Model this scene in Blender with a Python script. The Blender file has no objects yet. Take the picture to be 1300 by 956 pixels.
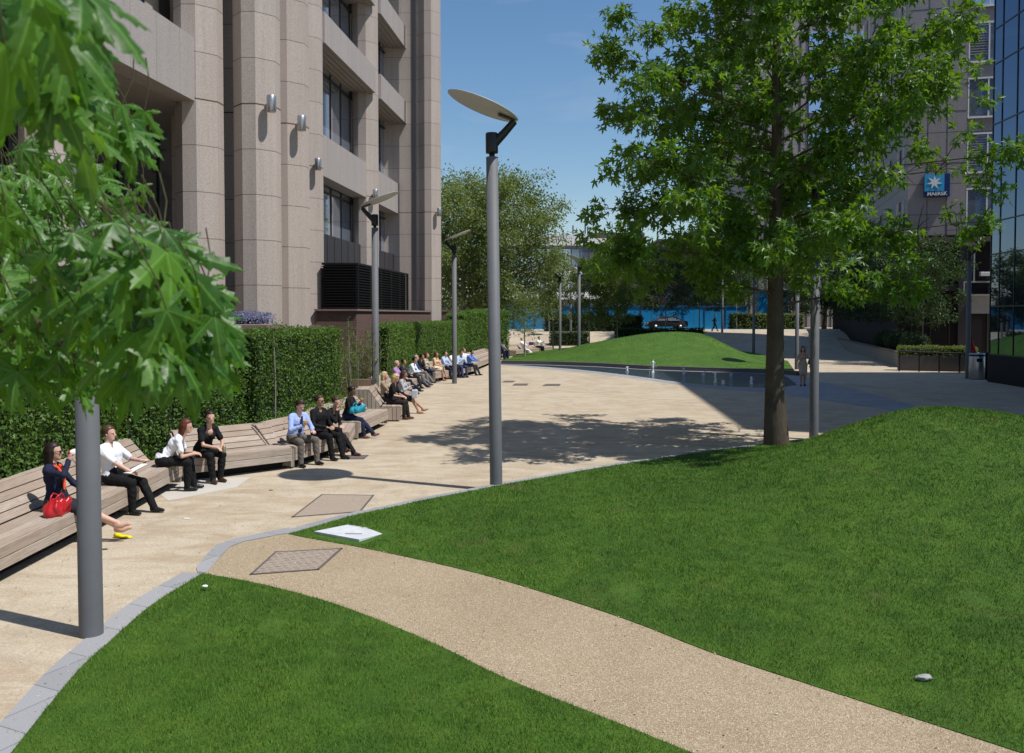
import bpy, bmesh, math, random
import numpy as np
from math import radians as R, sin, cos, pi, tan, atan2, sqrt, floor
from mathutils import Vector, Matrix, Quaternion
from mathutils.geometry import delaunay_2d_cdt
random.seed(7); rng = np.random.default_rng(7)
scene = bpy.context.scene
COL = scene.collection

# ---------------------------------------------------------------- camera maths
CAMH = 3.1; FPX = 1100.0; CX = 650.0; CY = 433.0; PITCH = math.atan(33/1100.0)
def ray(px, py):
    a = (px-CX)/FPX; b = -(py-CY)/FPX
    return Vector((a, cos(PITCH)+b*sin(PITCH), -sin(PITCH)+b*cos(PITCH)))
def G(px, py, z=0.0):
    d = ray(px, py); t = (z-CAMH)/d.z
    return Vector((d.x*t, d.y*t, z))
def D(px, py, Y):
    d = ray(px, py); t = Y/d.y
    return Vector((d.x*t, Y, CAMH+d.z*t))

# ---------------------------------------------------------------- object helpers
def link(o, parent=None):
    COL.objects.link(o)
    if parent is not None: o.parent = parent
    return o
def tag(o, label=None, cat=None, group=None, kind=None):
    if label: o['label'] = label
    if cat: o['category'] = cat
    if group: o['group'] = group
    if kind: o['kind'] = kind
    return o
def empty(name, loc=(0,0,0), rz=0.0, **k):
    o = bpy.data.objects.new(name, None); o.empty_display_size = .2
    o.location = loc; o.rotation_euler = (0,0,rz); link(o); tag(o, **k); return o
def children(o): return [c for c in COL.objects if c.parent == o]
def copy_tree(o, parent=None):
    c = o.copy(); COL.objects.link(c)
    if parent is not None: c.parent = parent
    for ch in children(o): copy_tree(ch, c)
    return c

class MB:
    """collects shapes, links them as one mesh"""
    def __init__(s): s.v = []; s.f = []; s.m = []; s.sm = []
    def add(s, vs, fs, mi=0, smooth=False):
        b = len(s.v); s.v += [tuple(v) for v in vs]
        for f in fs: s.f.append([b+i for i in f]); s.m.append(mi); s.sm.append(smooth)
    def box(s, x0, x1, y0, y1, z0, z1, mi=0, M=None):
        vs = [Vector((x, y, z)) for x in (x0, x1) for y in (y0, y1) for z in (z0, z1)]
        if M is not None: vs = [M @ v for v in vs]
        s.add(vs, [(0,1,3,2),(4,6,7,5),(0,4,5,1),(2,3,7,6),(0,2,6,4),(1,5,7,3)], mi)
    def bbox(s, x0, x1, y0, y1, z0, z1, b=.006, mi=0, M=None):
        # chamfered box
        vs = []; c = ((x0+x1)/2, (y0+y1)/2, (z0+z1)/2); h = ((x1-x0)/2, (y1-y0)/2, (z1-z0)/2)
        idx = {}
        for sx in (-1,1):
            for sy in (-1,1):
                for sz in (-1,1):
                    for ax in range(3):
                        p = [c[0]+sx*(h[0]-b), c[1]+sy*(h[1]-b), c[2]+sz*(h[2]-b)]
                        p[ax] = c[ax]+(sx,sy,sz)[ax]*h[ax]
                        idx[(sx,sy,sz,ax)] = len(vs); vs.append(Vector(p))
        fs = []
        for ax in range(3):
            o = [a for a in range(3) if a != ax]
            for sg in (-1,1):
                q = []
                for (a, bb) in ((-1,-1),(1,-1),(1,1),(-1,1)):
                    k = [0,0,0]; k[ax]=sg; k[o[0]]=a; k[o[1]]=bb; q.append(idx[(*k, ax)])
                fs.append(q if (sg>0) ^ (ax==1) else q[::-1])
        for ax in range(3):
            o = [a for a in range(3) if a != ax]
            for a in (-1,1):
                for bb in (-1,1):
                    def K(t, n):
                        k=[0,0,0]; k[ax]=t; k[o[0]]=a; k[o[1]]=bb; return idx[(*k, n)]
                    fs.append([K(-1,o[0]),K(1,o[0]),K(1,o[1]),K(-1,o[1])])
        for sx in (-1,1):
            for sy in (-1,1):
                for sz in (-1,1): fs.append([idx[(sx,sy,sz,a)] for a in range(3)])
        if M is not None: vs = [M @ v for v in vs]
        s.add(vs, fs, mi)
    def prism(s, poly, z0, z1, mi=0, M=None, smooth=False):
        n = len(poly)
        vs = [Vector((p[0],p[1],z0)) for p in poly]+[Vector((p[0],p[1],z1)) for p in poly]
        if M is not None: vs = [M @ v for v in vs]
        s.add(vs, [(i,(i+1)%n,n+(i+1)%n,n+i) for i in range(n)], mi, smooth)
        s.add(vs, [list(range(n))[::-1], [n+i for i in range(n)]], mi)
    def tube(s, pts, rad, n=8, mi=0, cap=True, smooth=True):
        pts = [Vector(p) for p in pts]; rings = []
        up = Vector((0,0,1)); prev = None
        for i, p in enumerate(pts):
            d = (pts[min(i+1,len(pts)-1)]-pts[max(i-1,0)])
            if d.length < 1e-9: d = Vector((0,0,1))
            d.normalize()
            if prev is None:
                a = d.orthogonal().normalized()
            else:
                a = prev-d*prev.dot(d)
                if a.length < 1e-6: a = d.orthogonal()
                a.normalize()
            prev = a; b = d.cross(a)
            r = rad[i] if hasattr(rad,'__len__') else rad
            rings.append([p+a*(r*cos(2*pi*k/n))+b*(r*sin(2*pi*k/n)) for k in range(n)])
        vs = [v for r_ in rings for v in r_]
        fs = [(i*n+k, i*n+(k+1)%n, (i+1)*n+(k+1)%n, (i+1)*n+k) for i in range(len(pts)-1) for k in range(n)]
        s.add(vs, fs, mi, smooth)
        if cap:
            s.add(rings[0], [list(range(n))[::-1]], mi); s.add(rings[-1], [list(range(n))], mi)
    def lathe(s, prof, n=24, c=(0,0,0), mi=0, M=None, smooth=True):
        vs = []
        for (r, z) in prof:
            for k in range(n): vs.append(Vector((c[0]+r*cos(2*pi*k/n), c[1]+r*sin(2*pi*k/n), c[2]+z)))
        if M is not None: vs = [M @ v for v in vs]
        fs = [(i*n+k, i*n+(k+1)%n, (i+1)*n+(k+1)%n, (i+1)*n+k) for i in range(len(prof)-1) for k in range(n)]
        s.add(vs, fs, mi, smooth)
        s.add(vs[:n], [list(range(n))[::-1]], mi); s.add(vs[-n:], [list(range(n))], mi)
    def build(s, name, mats, parent=None, fix=True):
        me = bpy.data.meshes.new(name); me.from_pydata(s.v, [], s.f)
        if not isinstance(mats, (list,tuple)): mats = [mats]
        for m in mats: me.materials.append(m)
        me.polygons.foreach_set('material_index', s.m); me.polygons.foreach_set('use_smooth', s.sm)
        if fix:
            bm = bmesh.new(); bm.from_mesh(me); bmesh.ops.recalc_face_normals(bm, faces=bm.faces); bm.to_mesh(me); bm.free()
        me.update()
        return link(bpy.data.objects.new(name, me), parent)

def np_mesh(name, V, F, mat, parent=None, smooth=False, attr=None):
    me = bpy.data.meshes.new(name); V = np.asarray(V, np.float32); F = np.asarray(F, np.int32)
    nv, nf = len(V), len(F); k = F.shape[1]
    me.vertices.add(nv); me.vertices.foreach_set('co', V.ravel())
    me.loops.add(nf*k); me.loops.foreach_set('vertex_index', F.ravel())
    me.polygons.add(nf); me.polygons.foreach_set('loop_start', np.arange(nf, dtype=np.int32)*k)
    me.polygons.foreach_set('use_smooth', np.full(nf, smooth))
    if not isinstance(mat, (list,tuple)): mat = [mat]
    for m in mat: me.materials.append(m)
    if attr is not None:
        a = me.attributes.new('shade', 'FLOAT', 'POINT'); a.data.foreach_set('value', np.asarray(attr, np.float32))
    me.update(calc_edges=True); me.validate()
    return link(bpy.data.objects.new(name, me), parent)

# ---------------------------------------------------------------- materials
class NT:
    def __init__(s, name):
        s.m = bpy.data.materials.new(name); s.m.use_nodes = True; s.t = s.m.node_tree
        s.b = s.t.nodes['Principled BSDF']; s.out = s.t.nodes['Material Output']
    def n(s, typ, **k):
        x = s.t.nodes.new(typ)
        for a, b in k.items():
            if a.startswith('i_'): 
                key = a[2:]; key = int(key) if key.isdigit() else key.replace('_',' ')
                x.inputs[key].default_value = b
            else: setattr(x, a, b)
        return x
    def l(s, a, b): s.t.links.new(a, b)
    def obj(s): return s.n('ShaderNodeTexCoord').outputs['Object']
    def pos(s): return s.n('ShaderNodeNewGeometry').outputs['Position']
    def isl(s): return s.n('ShaderNodeNewGeometry').outputs['Random Per Island']
    def noise(s, vec, sc, det=4, rough=.55, dist=0):
        x = s.n('ShaderNodeTexNoise', i_Scale=sc, i_Detail=det, i_Roughness=rough, i_Distortion=dist); s.l(vec, x.inputs['Vector']); return x.outputs['Fac']
    def map(s, vec, sc=(1,1,1), loc=(0,0,0), rot=(0,0,0)):
        x = s.n('ShaderNodeMapping'); x.inputs['Scale'].default_value = sc; x.inputs['Location'].default_value = loc; x.inputs['Rotation'].default_value = rot
        s.l(vec, x.inputs['Vector']); return x.outputs[0]
    def ramp(s, fac, stops):
        x = s.n('ShaderNodeValToRGB'); e = x.color_ramp.elements
        while len(e) < len(stops): e.new(.5)
        for i, (p, c) in enumerate(stops):
            e[i].position = p; e[i].color = (c[0],c[1],c[2],1) if hasattr(c,'__len__') else (c,c,c,1)
        s.l(fac, x.inputs[0]); return x.outputs[0]
    def mix(s, fac, a, b, mode='MIX'):
        x = s.n('ShaderNodeMix', data_type='RGBA', blend_type=mode)
        for sock, v in ((x.inputs[0], fac), (x.inputs[6], a), (x.inputs[7], b)):
            if hasattr(v, 'links') or hasattr(v, 'is_linked'): s.l(v, sock)
            elif hasattr(v,'__len__'): sock.default_value = (v[0],v[1],v[2],1)
            else: sock.default_value = v
        return x.outputs[2]
    def math(s, op, a, b=None, c=None):
        x = s.n('ShaderNodeMath', operation=op)
        for i, v in enumerate((a,b,c)):
            if v is None: continue
            if hasattr(v,'is_linked'): s.l(v, x.inputs[i])
            else: x.inputs[i].default_value = v
        return x.outputs[0]
    def sep(s, v):
        x = s.n('ShaderNodeSeparateXYZ'); s.l(v, x.inputs[0]); return x.outputs
    def bump(s, h, strength=.3, dist=.01):
        x = s.n('ShaderNodeBump', i_Strength=strength, i_Distance=dist); s.l(h, x.inputs['Height']); s.l(x.outputs[0], s.b.inputs['Normal']); return x
    def col(s, c):
        if hasattr(c,'is_linked'): s.l(c, s.b.inputs['Base Color'])
        else: s.b.inputs['Base Color'].default_value = (c[0],c[1],c[2],1)
    def set(s, rough=.6, metal=0, spec=.5):
        s.b.inputs['Roughness'].default_value = rough; s.b.inputs['Metallic'].default_value = metal
        s.b.inputs['Specular IOR Level'].default_value = spec; return s.m

def plain(name, c, rough=.6, metal=0, var=.12, sc=6, spec=.4, bump=0):
    t = NT(name); f = t.noise(t.obj(), sc, 5)
    t.col(t.mix(f, [x*(1-var) for x in c], [min(1,x*(1+var)) for x in c]))
    if bump: t.bump(t.noise(t.obj(), sc*8, 3), bump, .01)
    return t.set(rough, metal, spec)

def m_gravel():
    t = NT('bonded_gravel'); p = t.pos()
    big = t.noise(p, .35, 5, .6, .6); med = t.noise(t.map(p,(1,2.2,1)), 1.3, 5, .65, .4); fine = t.noise(p, 55, 3, .7); grit = t.noise(p, 160, 2, .7)
    c = t.ramp(big, [(.32,(.37,.285,.185)),(.68,(.50,.415,.30))])
    c = t.mix(t.ramp(med,[(.38,0),(.66,.8)]), c, (.58,.505,.395))
    g2_ = t.noise(p, 24, 4, .8); c = t.mix(t.ramp(g2_,[(.38,.45),(.55,0)]), c, (.27,.21,.145))
    st = t.noise(t.map(p,(1,1.6,1),(3,7,0)), .7, 7, .72, 1.2)
    c = t.mix(t.ramp(st,[(.52,0),(.66,.6)]), c, (.33,.23,.14))
    s3 = t.noise(t.map(p,(1.2,.5,1),(1,3,0),(0,0,.5)), .8, 7, .75, .9); c = t.mix(t.ramp(s3,[(.53,0),(.68,.5)]), c, (.30,.26,.215))
    sp = t.noise(p, 5.5, 3, .8); c = t.mix(t.ramp(sp,[(.66,0),(.72,.55)]), c, (.22,.18,.14))
    c = t.mix(t.ramp(fine,[(.32,.62),(.5,0)]), c, (.2,.15,.1))
    c = t.mix(t.ramp(grit,[(.55,0),(.75,.6)]), c, (.75,.68,.56))
    t.col(c); t.bump(fine, .5, .006); return t.set(.9, 0, .2)
def m_gravel_path():
    t = NT('path_gravel'); p = t.pos()
    big = t.noise(p, .6, 5, .6, .6); fine = t.noise(p, 60, 3, .75); v = t.n('ShaderNodeTexVoronoi', i_Scale=115); t.l(p, v.inputs['Vector'])
    c = t.ramp(big, [(.3,(.30,.225,.14)),(.7,(.40,.315,.205))])
    c = t.mix(.5, c, t.ramp(t.sep(v.outputs['Color'])[0], [(0,(.13,.09,.055)),(.35,(.29,.22,.14)),(.7,(.38,.295,.19)),(1,(.68,.60,.46))]))
    t.col(c); t.bump(v.outputs['Distance'], .6, .008); return t.set(.9, 0, .2)
def m_granite_kerb():
    t = NT('grey_granite_paving'); p = t.pos()
    b = t.n('ShaderNodeTexBrick', offset=.5, i_Scale=1, i_Mortar_Size=.006); b.inputs['Brick Width'].default_value=.9; b.inputs['Row Height'].default_value=.6
    t.l(t.map(p,(1,1,1),(0,0,0),(0,0,R(25))), b.inputs['Vector']); b.inputs['Color1'].default_value=(.27,.268,.275,1); b.inputs['Color2'].default_value=(.35,.347,.35,1); b.inputs['Mortar'].default_value=(.16,.16,.17,1)
    s = t.noise(p, 90, 3, .7)
    t.col(t.mix(t.ramp(s,[(.3,.4),(.6,0)]), b.outputs[0], (.14,.15,.17))); t.bump(s,.2,.003); return t.set(.75,0,.3)
def m_facade(name='pink_granite_cladding', c0=(.43,.362,.318), c1=(.52,.45,.40), z0=9.2, pitch=1.31, rust=9.2, vj=0):
    t = NT(name); p = t.pos(); z = t.sep(p)[2]
    sp = t.noise(p, 28, 4, .8); big = t.noise(t.map(p,(1,1,.25)), .7, 5)
    st = t.noise(t.map(p,(3,3,.12)), 1.5, 5, .7)
    c = t.mix(big, c0, c1)
    c = t.mix(t.ramp(sp,[(.3,.5),(.55,0)]), c, (.2,.16,.14)); c = t.mix(t.ramp(sp,[(.5,0),(.72,.5)]), c, (.6,.55,.51))
    c = t.mix(t.ramp(st,[(.45,0),(.8,.35)]), c, (.22,.19,.17))
    f = t.math('FRACT', t.math('DIVIDE', t.math('SUBTRACT', z, z0-100*pitch), pitch))
    # every course a slightly different shade
    fl = t.math('FLOOR', t.math('DIVIDE', t.math('SUBTRACT', z, z0), pitch))
    wn = t.n('ShaderNodeTexWhiteNoise', noise_dimensions='1D'); t.l(fl, wn.inputs['W'])
    c = t.mix(t.math('MULTIPLY', wn.outputs[0], .16), c, (.2,.17,.15))
    j = t.math('LESS_THAN', f, .018)
    c = t.mix(t.math('MULTIPLY', j, .75), c, (.1,.07,.055))
    if rust:
        r = t.math('LESS_THAN', t.math('ABSOLUTE', t.math('SUBTRACT', z, rust)), .02)
        c = t.mix(r, c, (.11,.06,.04))
    if vj:
        y = t.sep(p)[1]; fy = t.math('FRACT', t.math('DIVIDE', y, vj)); jy = t.math('LESS_THAN', fy, .02)
        c = t.mix(t.math('MULTIPLY', jy, .5), c, (.15,.12,.1))
    t.col(c); t.bump(sp,.15,.004); return t.set(.7,0,.3)
def m_glass(name, c=(.02,.03,.045), rough=.03, wav=.0):
    t = NT(name); t.col(c); t.b.inputs['IOR'].default_value = 1.9
    if wav: t.bump(t.noise(t.pos(), .35, 2), wav, .05)
    return t.set(rough, .0, 1.0)
def m_timber():
    t = NT('weathered_hardwood'); o = t.obj(); r = t.isl()
    g = t.noise(t.map(o,(.6,14,14)), 6, 6, .65, .3); b = t.noise(o, 1.2, 4)
    c = t.mix(r, (.32,.235,.175), (.50,.42,.34)); c = t.mix(t.ramp(b,[(.35,0),(.7,.5)]), c, (.46,.41,.36))
    c = t.mix(t.ramp(g,[(.35,.6),(.6,0)]), c, (.2,.14,.1)); t.col(c); t.bump(g,.3,.004); return t.set(.75,0,.3)
def m_brick(name, c1, c2, mortar, rotz=0, sc=1):
    t = NT(name); o = t.pos()
    b = t.n('ShaderNodeTexBrick', offset=.5, i_Scale=sc, i_Mortar_Size=.007, i_Bias=0); b.inputs['Brick Width'].default_value=.225; b.inputs['Row Height'].default_value=.075
    mp = t.n('ShaderNodeCombineXYZ'); s = t.sep(o); t.l(t.math('ADD', s[0], s[1]), mp.inputs[0]); t.l(s[2], mp.inputs[1]); t.l(mp.outputs[0], b.inputs['Vector'])
    b.inputs['Color1'].default_value=(*c1,1); b.inputs['Color2'].default_value=(*c2,1); b.inputs['Mortar'].default_value=(*mortar,1)
    n = t.noise(o, 3, 5); t.col(t.mix(t.math('MULTIPLY', n, .4), b.outputs[0], [x*.5 for x in c1])); return t.set(.85,0,.2)
def m_leaf(name, c0, c1, trans=.35, rough=.45, gloss=.35, tcol=None, vein=False):
    t = NT(name); r = t.isl()
    c = t.mix(r, c0, c1)
    n = t.noise(t.pos(), .9, 3); c = t.mix(t.math('MULTIPLY', n, .35), c, [x*.6 for x in c0])
    if vein:
        a = t.n('ShaderNodeAttribute', attribute_name='shade'); 
        c = t.mix(t.ramp(a.outputs['Fac'],[(.80,0),(1,.5)]), c, [min(1,x*2.0+.03) for x in c1])
        v = t.noise(t.pos(), 45, 3); c = t.mix(t.math('MULTIPLY', v, .3), c, [x*.5 for x in c0])
        t.bump(t.math('ADD', t.math('MULTIPLY', a.outputs['Fac'], 1.0), t.math('MULTIPLY', v, .4)), .35, .004)
    t.col(c); t.set(rough, 0, gloss)
    tr = t.n('ShaderNodeBsdfTranslucent'); tc = tcol or [min(1,c1[0]*2.2), min(1,c1[1]*2.0), c1[2]*.8]
    tr.inputs[0].default_value = (*tc,1)
    mx = t.n('ShaderNodeMixShader'); mx.inputs[0].default_value = trans
    t.l(t.b.outputs[0], mx.inputs[1]); t.l(tr.outputs[0], mx.inputs[2]); t.l(mx.outputs[0], t.out.inputs[0])
    return t.m
def m_bark(name, c0, c1):
    t = NT(name); p = t.pos(); n = t.noise(t.map(p,(1,1,.35)), 22, 6, .7, .5); 
    v = t.noise(t.map(p,(1,1,1)), 2.5, 4)
    t.col(t.mix(t.ramp(v,[(.4,0),(.7,.5)]), t.mix(n, c0, c1), [x*1.3 for x in c1])); t.bump(n,.7,.02); return t.set(.9,0,.2)
def m_grass(name, blade=False):
    t = NT(name); p = t.pos(); big = t.noise(p, .45, 5, .6, .3); med = t.noise(p, 4, 4, .6); f = t.noise(p, 60, 3, .8)
    c = t.ramp(big, [(.3,(.040,.105,.007)),(.5,(.062,.150,.010)),(.72,(.092,.185,.015))])
    c = t.mix(t.ramp(med,[(.35,0),(.75,.7)]), c, (.125,.20,.022)); m2=t.noise(t.map(p,(1,1,1),(9,4,0)), 1.6, 5, .7, .8); c = t.mix(t.ramp(m2,[(.40,.45),(.58,0)]), c, (.032,.088,.007))
    if blade:
        r = t.isl(); c = t.mix(t.ramp(r,[(0,.0),(.9,.45),(1,.9)]), c, (.14,.25,.035)); c = t.mix(t.ramp(r,[(0,.5),(.35,0)]), c, (.022,.065,.007))
        bare = t.noise(t.map(p,(1,1,1),(5,2,0)), 1.1, 3); c = t.mix(t.ramp(bare,[(.63,0),(.72,.75)]), c, (.22,.18,.07))
    else: c = t.mix(t.ramp(f,[(.35,.7),(.55,0)]), c, (.015,.045,.006))
    t.col(c); t.set(.65,0,.25)
    if not blade: t.bump(f,.8,.03)
    return t.m

M = {}
M['gravel']=m_gravel(); M['path']=m_gravel_path(); M['kerb']=m_granite_kerb()
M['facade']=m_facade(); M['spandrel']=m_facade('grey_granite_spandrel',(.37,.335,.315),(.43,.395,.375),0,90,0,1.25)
M['soffit']=m_facade('shaded_granite_soffit',(.26,.22,.19),(.32,.28,.25),0,90,0,1.25)  # same granite, darkened so the underside shade sits in the colour
M['ceil']=plain('pale_soffit_panels',(.30,.27,.25),.7)
M['glass']=m_glass('dark_window_glass',(.46,.53,.64),.03); M['glass'].node_tree.nodes['Principled BSDF'].inputs['Metallic'].default_value=.75; M['glass2']=m_glass('blue_tinted_curtain_glass',(.11,.155,.24),.02,.02); M['glass2'].node_tree.nodes['Principled BSDF'].inputs['Metallic'].default_value=.9
M['frame']=plain('bronze_window_frame',(.03,.028,.03),.4,.3)
M['blind']=plain('beige_blind',(.42,.37,.31),.8)
M['dkpanel']=plain('dark_grey_panel',(.045,.043,.048),.5)
M['louvre']=plain('black_louvre',(.010,.010,.012),.5)
M['pole']=plain('grey_painted_steel',(.125,.128,.135),.62,.0,.14,5,.35,.05)
M['black']=plain('black_painted_steel',(.018,.018,.02),.4,.2)
M['disc']=plain('pale_reflector',(.42,.42,.42),.5,.1,.06)
M['steel']=plain('brushed_steel',(.45,.45,.46),.35,.8,.1,12)
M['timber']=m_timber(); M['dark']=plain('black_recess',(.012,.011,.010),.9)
M['brick']=m_brick('brown_brick',(.17,.095,.075),(.12,.07,.06),(.2,.17,.15))
M['coping']=plain('brown_stone_coping',(.22,.15,.125),.8)
M['leaf_hedge']=m_leaf('hornbeam_leaf',(.034,.09,.012),(.12,.21,.035),.2,.5,.3)
M['leaf_maple']=m_leaf('maple_leaf',(.034,.096,.010),(.098,.198,.020),.38,.42,.4)
M['leaf_near']=m_leaf('near_maple_leaf',(.020,.078,.012),(.110,.250,.030),.40,.40,.35,(.20,.42,.012),True)
M['leaf_plane']=m_leaf('plane_leaf',(.10,.155,.045),(.17,.225,.075),.3,.5,.4)
M['leaf_dark']=m_leaf('dark_leaf',(.018,.045,.012),(.045,.09,.022),.2,.5,.3)
M['leaf_mid']=m_leaf('mid_leaf',(.08,.13,.035),(.15,.20,.06),.3,.5,.3)
M['leaf_lime']=m_leaf('lime_leaf',(.055,.12,.02),(.11,.2,.04),.3,.5,.3)
M['bark']=m_bark('maple_bark',(.045,.034,.024),(.105,.083,.06)); M['bark_pale']=m_bark('pale_bark',(.16,.14,.11),(.3,.27,.22))
M['bark_twig']=m_bark('twig_bark',(.05,.05,.022),(.08,.075,.035))
M['lawn']=m_grass('lawn_turf'); M['blade']=m_grass('grass_blade', True); M['soil']=plain('soil',(.05,.035,.025),.95,0,.3,4)
M['white']=plain('white_paint',(.78,.78,.76),.5,0,.04); M['red']=plain('red_cloth',(.5,.03,.02),.6)
M['hoard']=plain('blue_hoarding',(.005,.22,.48),.5,0,.1,.4); M['asphalt']=plain('asphalt',(.06,.06,.062),.9,0,.2,3)
M['conc']=m_facade('lavender_concrete',(.27,.25,.265),(.33,.31,.325),5,3.4,0); M['conc_dk']=plain('dark_cladding',(.016,.013,.016),.7,0,.3,.8,.2)
M['conc2']=m_facade('grey_tower_cladding',(.20,.185,.205),(.25,.235,.255),5,4,0); M['umber']=plain('brown_render',(.10,.075,.07),.8)
M['blue_fl']=m_leaf('blue_flower',(.12,.14,.30),(.25,.27,.5),.2)
M['bluegrey']=plain('blue_steel',(.2,.24,.3),.4,.3)
# ---------------------------------------------------------------- terrain
def terr(x, y):
    t = min(1, max(0, (y-74)/16.0)); return 1.5*t*t*(3-2*t)
def sheet(name, poly, z, mat, thick=0.0, kind='structure'):
    pts = [Vector((p[0],p[1])) for p in poly]; n=len(pts)
    vs, es, fs, *_ = delaunay_2d_cdt(pts, [(i,(i+1)%n) for i in range(n)], [list(range(n))], 1, 1e-5)
    zz = (lambda x,y: z) if not callable(z) else z
    mb = MB(); mb.add([(v.x,v.y,zz(v.x,v.y)) for v in vs], [list(f) for f in fs])
    if thick:
        mb.add([(p[0],p[1],zz(*p[:2])) for p in poly]+[(p[0],p[1],zz(*p[:2])-thick) for p in poly], [(i,(i+1)%n,n+(i+1)%n,n+i) for i in range(n)])
    o = mb.build(name, mat)
    if sum(p.normal.z*p.area for p in o.data.polygons) < 0 and not thick: o.data.flip_normals()
    if kind: o['kind'] = kind
    return o
# base ground, one sheet out to the horizon
xs = sorted(set([-1500,-600,-250,-120]+list(range(-80,121,8))+[200,400,900,1500]))
ys = sorted(set([-400,-100,-20,0,40,60,70]+list(range(74,92,2))+[100,130,200,400,900,2500]))
mb = MB(); nx = len(xs)
mb.add([(x,y,terr(x,y)-.0) for y in ys for x in xs], [(j*nx+i,j*nx+i+1,(j+1)*nx+i+1,(j+1)*nx+i) for j in range(len(ys)-1) for i in range(nx-1)], 0, True)
g = mb.build('ground', M['gravel']); g['kind']='structure'

def poly_np(poly): return np.array([[p[0],p[1]] for p in poly], float)
def inside(P, poly):
    c = np.zeros(len(P), bool); n = len(poly)
    for i in range(n):
        x1,y1 = poly[i]; x2,y2 = poly[(i+1)%n]
        m = ((y1>P[:,1]) != (y2>P[:,1])) & (P[:,0] < (x2-x1)*(P[:,1]-y1)/((y2-y1)+1e-12)+x1)
        c ^= m
    return c
def edist(P, poly, closed=True):
    d = np.full(len(P), 1e9); n = len(poly)
    for i in range(n if closed else n-1):
        a = poly[i]; b = poly[(i+1)%n]; ab = b-a; t = np.clip(((P-a)@ab)/max(ab@ab,1e-9),0,1)
        d = np.minimum(d, np.hypot(*(P-(a+t[:,None]*ab)).T))
    return d
def smooth_poly(pts, k=3, closed=False):
    # catmull-rom through points
    out = []; n = len(pts); rngi = range(n if closed else n-1)
    for i in rngi:
        p0 = pts[(i-1)%n] if closed or i>0 else pts[i]; p1 = pts[i]; p2 = pts[(i+1)%n]; p3 = pts[(i+2)%n] if closed or i+2<n else p2
        for j in range(k):
            t=j/k
            out.append(tuple(.5*((2*p1[a])+(-p0[a]+p2[a])*t+(2*p0[a]-5*p1[a]+4*p2[a]-p3[a])*t*t+(-p0[a]+3*p1[a]-3*p2[a]+p3[a])*t**3) for a in (0,1)))
    if not closed: out.append(tuple(pts[-1][:2]))
    return out
def g2(px,py,z=0.0):
    v = G(px,py,z); return (v.x, v.y)

KZ = .11
def kerb_z(x): 
    t = min(1, max(0, (x+3.3)/2.2)); return .006+KZ*t*t*(3-2*t)
kin = [g2(366,677.5,.01), g2(440,656,.05), g2(500,643,.10), g2(560,631.5,KZ), g2(600,624,KZ), g2(640,616,KZ), g2(700,605.5,KZ), g2(760,595,KZ), g2(850,581,KZ), g2(905,573,KZ), g2(965,566,KZ)]
kin += [(kin[-1][0]+2.6, kin[-1][1]+1.75), (11.8,24.5), (14.6,24.1), (18.5,22.0)]
kin = smooth_poly(kin, 4)
pr = [g2(1015,866),g2(900,828),g2(800,789),g2(700,756),g2(600,727),g2(480,700),g2(385,682.5)]
pr = smooth_poly([(8.5,-1),(6,3.3),(4.1,5.5)]+pr, 4)
lawnA = kin + [(23,18.5),(26,12),(24,2),(16,-1)] + pr
lawnBk = smooth_poly([(-3.35,5.0),g2(88,865),g2(138,816.5),g2(188,772.5),g2(226,747.5),g2(257,729)], 4)
pl = smooth_poly([g2(257,729),g2(320,740),g2(400,760),g2(470,784),g2(560,822),g2(650,866),(1.3,6.0),(3.2,4.0),(5.2,0)], 4)[1:]
lawnB = lawnBk + pl + [(-2.4,0)]
def hA(P):
    poly = poly_np(lawnA); d = edist(P, poly)
    e = np.clip(d/3.9,0,1); e = e*e*(3-2*e)
    x,y = P[:,0],P[:,1]
    m = 1.20*np.exp(-(((x-8.4)/3.8)**2+((y-16.3)/5.2)**2)) + .08*np.exp(-(((x-3)/3)**2+((y-13)/3)**2))
    base = np.array([kerb_z(v) for v in x]) if len(x)<40000 else np.interp(x, np.linspace(-4,2,60), [kerb_z(v) for v in np.linspace(-4,2,60)])
    pe = edist(P, poly_np(pr), False); base = base*np.clip(pe/1.2,0,1)
    return base+.012+m*e + .02*np.sin(x*1.3+y*.7)*e
def hB(P):
    d = edist(P, poly_np(lawnB)); e=np.clip(d/2,0,1); return .012+.10*e*e*(3-2*e)
WALL2 = [g2(636,462.2), g2(700,463.4), g2(760,465.5), g2(820,469), g2(880,471.2), g2(940,473), g2(985,474.5), g2(1012,477)]
lawnC = [(p[0], p[1]+.32) for p in WALL2] + [g2(1000,462),(17.6,57),(18.6,66),(18.5,74),(14,78),(5,77),(2.6,72),(.6,64)]
def hC(P):
    d = edist(P, poly_np(lawnC)); e=np.clip(d/5.0,0,1); e=e*e*(3-2*e); x,y=P[:,0],P[:,1]
    return .2+ .05*np.sin(x*.9+y*.5)*e+.04*np.sin(x*.4-y*.8)*e+(1.50*np.exp(-(((x-9.6)/6.2)**2+((y-60)/7.5)**2))+.55*np.exp(-(((x-14)/3.5)**2+((y-60)/7)**2)))*e
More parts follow.
